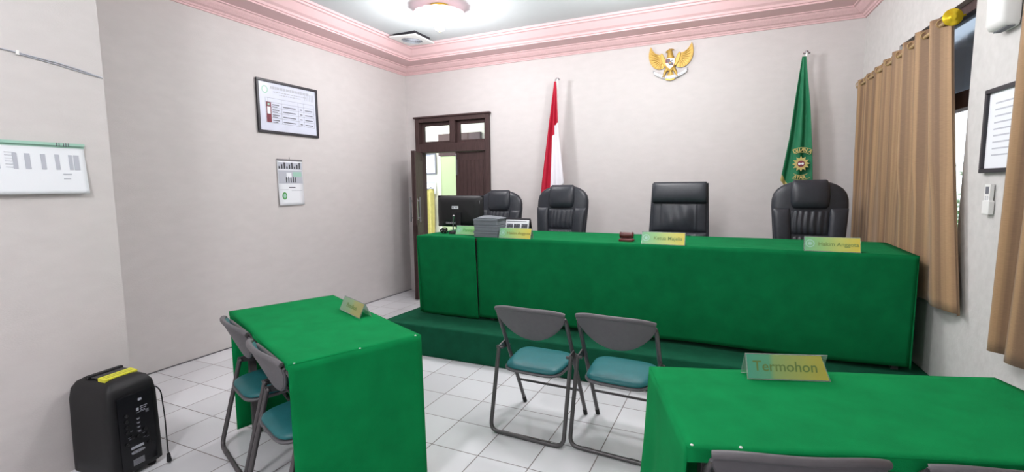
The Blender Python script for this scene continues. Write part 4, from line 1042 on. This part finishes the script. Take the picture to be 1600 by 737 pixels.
# ------------------------------------------------------------------ ceiling lamps and fan
def ceiling_lamp():
    r = thing('ceiling_lamp', (0, 0, 0))
    MB().lathe([(.001, 0), (.10, 0), (.11, -.012), (.09, -.03), (.05, -.04), (.001, -.04)], 36).build('ceiling_rose', 'brass', r)
    MB().lathe([(.06, -.028), (.17, -.040), (.235, -.065), (.262, -.085), (.258, -.092), (.225, -.078), (.16, -.058), (.06, -.045)], 96, scallop=16, sc=.03).build('glass_shade', 'pink_glass', r)
    MB().lathe([(.03, -.046), (.19, -.062), (.21, -.082), (.185, -.118), (.12, -.15), (.001, -.16)], 64, scallop=16, sc=.015).build('glass_bowl', 'glow_glass', r)
    MB().lathe([(.001, -.150), (.03, -.152), (.050, -.168), (.055, -.195), (.040, -.222), (.001, -.232)], 32).build('glass_drop', 'glow_glass', r)
    MB().lathe([(.001, -.230), (.010, -.231), (.008, -.240), (.001, -.243)], 12).build('finial', 'brass', r)
    return r
lamp0 = None
LL = ['lit pink glass ceiling lamp hanging in the coffer above the bench end with the monitor', 'ceiling lamp over the middle of the bench, out of the photo above', 'ceiling lamp over the free folding chairs, out of the photo above', 'added fill lamp on the ceiling over the near left end of the room, out of view']
for i, (x, y) in enumerate(LAMP_SPOTS):
    o = lamp0 = ceiling_lamp() if i == 0 else copy_tree(lamp0)
    o.location = (x, y, ZC); tag(o, LL[i], 'ceiling lamp', 'ceiling lamps')
    ld = bpy.data.lights.new('lamp_light', 'POINT'); ld.energy = LAMP_W[i]; ld.color = LAMP_COL; ld.shadow_soft_size = .16
    lo = bpy.data.objects.new('lamp_light', ld); C.objects.link(lo); lo.location = (x, y, ZC-.42)
hl = bpy.data.lights.new('hall_light', 'AREA'); hl.energy = 22; hl.size = .8; hl.color = (1, .98, .9)
ho = bpy.data.objects.new('hall_light', hl); C.objects.link(ho); ho.location = (-4.6, 6.3, 2.85)

fan = thing('exhaust_fan', (-3.50, 4.80, ZC), 0, 'white square exhaust fan grille on the ceiling beside the lamp', 'exhaust fan')
m = MB(); m.box((-.15, -.15, -.03), (.15, .15, 0)); m.build('fan_housing', 'frame_dark', fan)
T = Matrix.Translation((0, 0, -.045)) @ Matrix.Rotation(math.radians(3), 4, 'Y')
m = MB(); w_ = .185
ring = [(.125*math.cos(2*PI*k/32), .125*math.sin(2*PI*k/32)) for k in range(32)]
sqr = []
for k in range(32):
    t = 2*PI*k/32; c_, s_ = math.cos(t), math.sin(t); q = w_/max(abs(c_), abs(s_)); sqr.append((c_*q, s_*q))
vs = [(x, y, z) for z in (-.012, .008) for x, y in ring]+[(x, y, z) for z in (-.008, .008) for x, y in sqr]
fs = []
for k in range(32):
    j = (k+1) % 32; fs += [(k, j, 64+j, 64+k), (32+k, 96+k, 96+j, 32+j), (64+k, 64+j, 96+j, 96+k), (k, 32+k, 32+j, j)]
m.add(vs, fs, 0, False, T); m.build('fan_panel', 'white_plastic', fan)
m = MB()
for r0 in (.035, .058, .081, .104): m.tube([(r0*math.cos(2*PI*k/28), r0*math.sin(2*PI*k/28), -.012) for k in range(28)], .0035, 6, 0, True, T)
for k in range(8): m.tube([(.02*math.cos(PI*k/4), .02*math.sin(PI*k/4), -.010), (.126*math.cos(PI*k/4), .126*math.sin(PI*k/4), -.010)], .003, 6, 0, False, T)
m.lathe([(.001, -.016), (.022, -.015), (.024, -.004), (.001, -.004)], 20, 0, T); m.build('fan_grille', 'ink_light', fan)
m = MB()
for k in range(6):
    a = 2*PI*k/6; c_, s_ = math.cos(a), math.sin(a)
    m.add([(c_*.02, s_*.02, -.012), (c_*.11-s_*.02, s_*.11+c_*.02, -.020), (c_*.11+s_*.03, s_*.11-c_*.03, -.004), (c_*.02+s_*.01, s_*.02-c_*.01, -.004)], [(0, 1, 2, 3)], 0, False, Matrix.Translation((0, 0, -.02)))
m.build('fan_blades', 'ink', fan, solid=.002, fix=False)

# ------------------------------------------------------------------ planting seen through the window gap
def shrub(x, y, seed, h, label):
    r_ = random.Random(seed); r = thing('potted_shrub', (x, y, -.05), 0, label, 'plant')
    MB().lathe([(.001, 0), (.16, 0), (.20, .30), (.22, .31), (.22, .35), (.18, .35), (.17, .30), (.001, .30)], 24).build('pot', 'terracotta', r)
    st = MB(); lf = MB()
    for k in range(12):
        a = r_.uniform(0, 2*PI); sp_ = r_.uniform(.1, .45); top = Vector((math.cos(a)*sp_, math.sin(a)*sp_, h*r_.uniform(.65, 1)))
        st.tube([(math.cos(a)*.04, math.sin(a)*.04, .30), tuple(top*.55+Vector((0, 0, .1))), tuple(top)], [.010, .007, .003], 6)
        for q in range(16):
            t = r_.uniform(.35, 1); c = Vector((math.cos(a)*.04, math.sin(a)*.04, .30)).lerp(top, t); b_ = r_.uniform(0, 2*PI); L_ = r_.uniform(.10, .2)
            d = Vector((math.cos(b_), math.sin(b_), r_.uniform(-.3, .6))).normalized(); n = d.cross(Vector((0, 0, 1))).normalized()*L_*.2
            tip = c+d*L_+Vector((0, 0, -.03)); mid = c+d*L_*.5+Vector((0, 0, .015))
            lf.add([tuple(c), tuple(mid+n), tuple(tip), tuple(mid-n)], [(0, 1, 2, 3)], 0, False)
    st.build('stems', 'leaf', r); lf.build('foliage', 'leaf', r, fix=False)
shrub(2.3, 7.0, 2, 1.75, 'leafy green plant outdoors seen through the window gap')
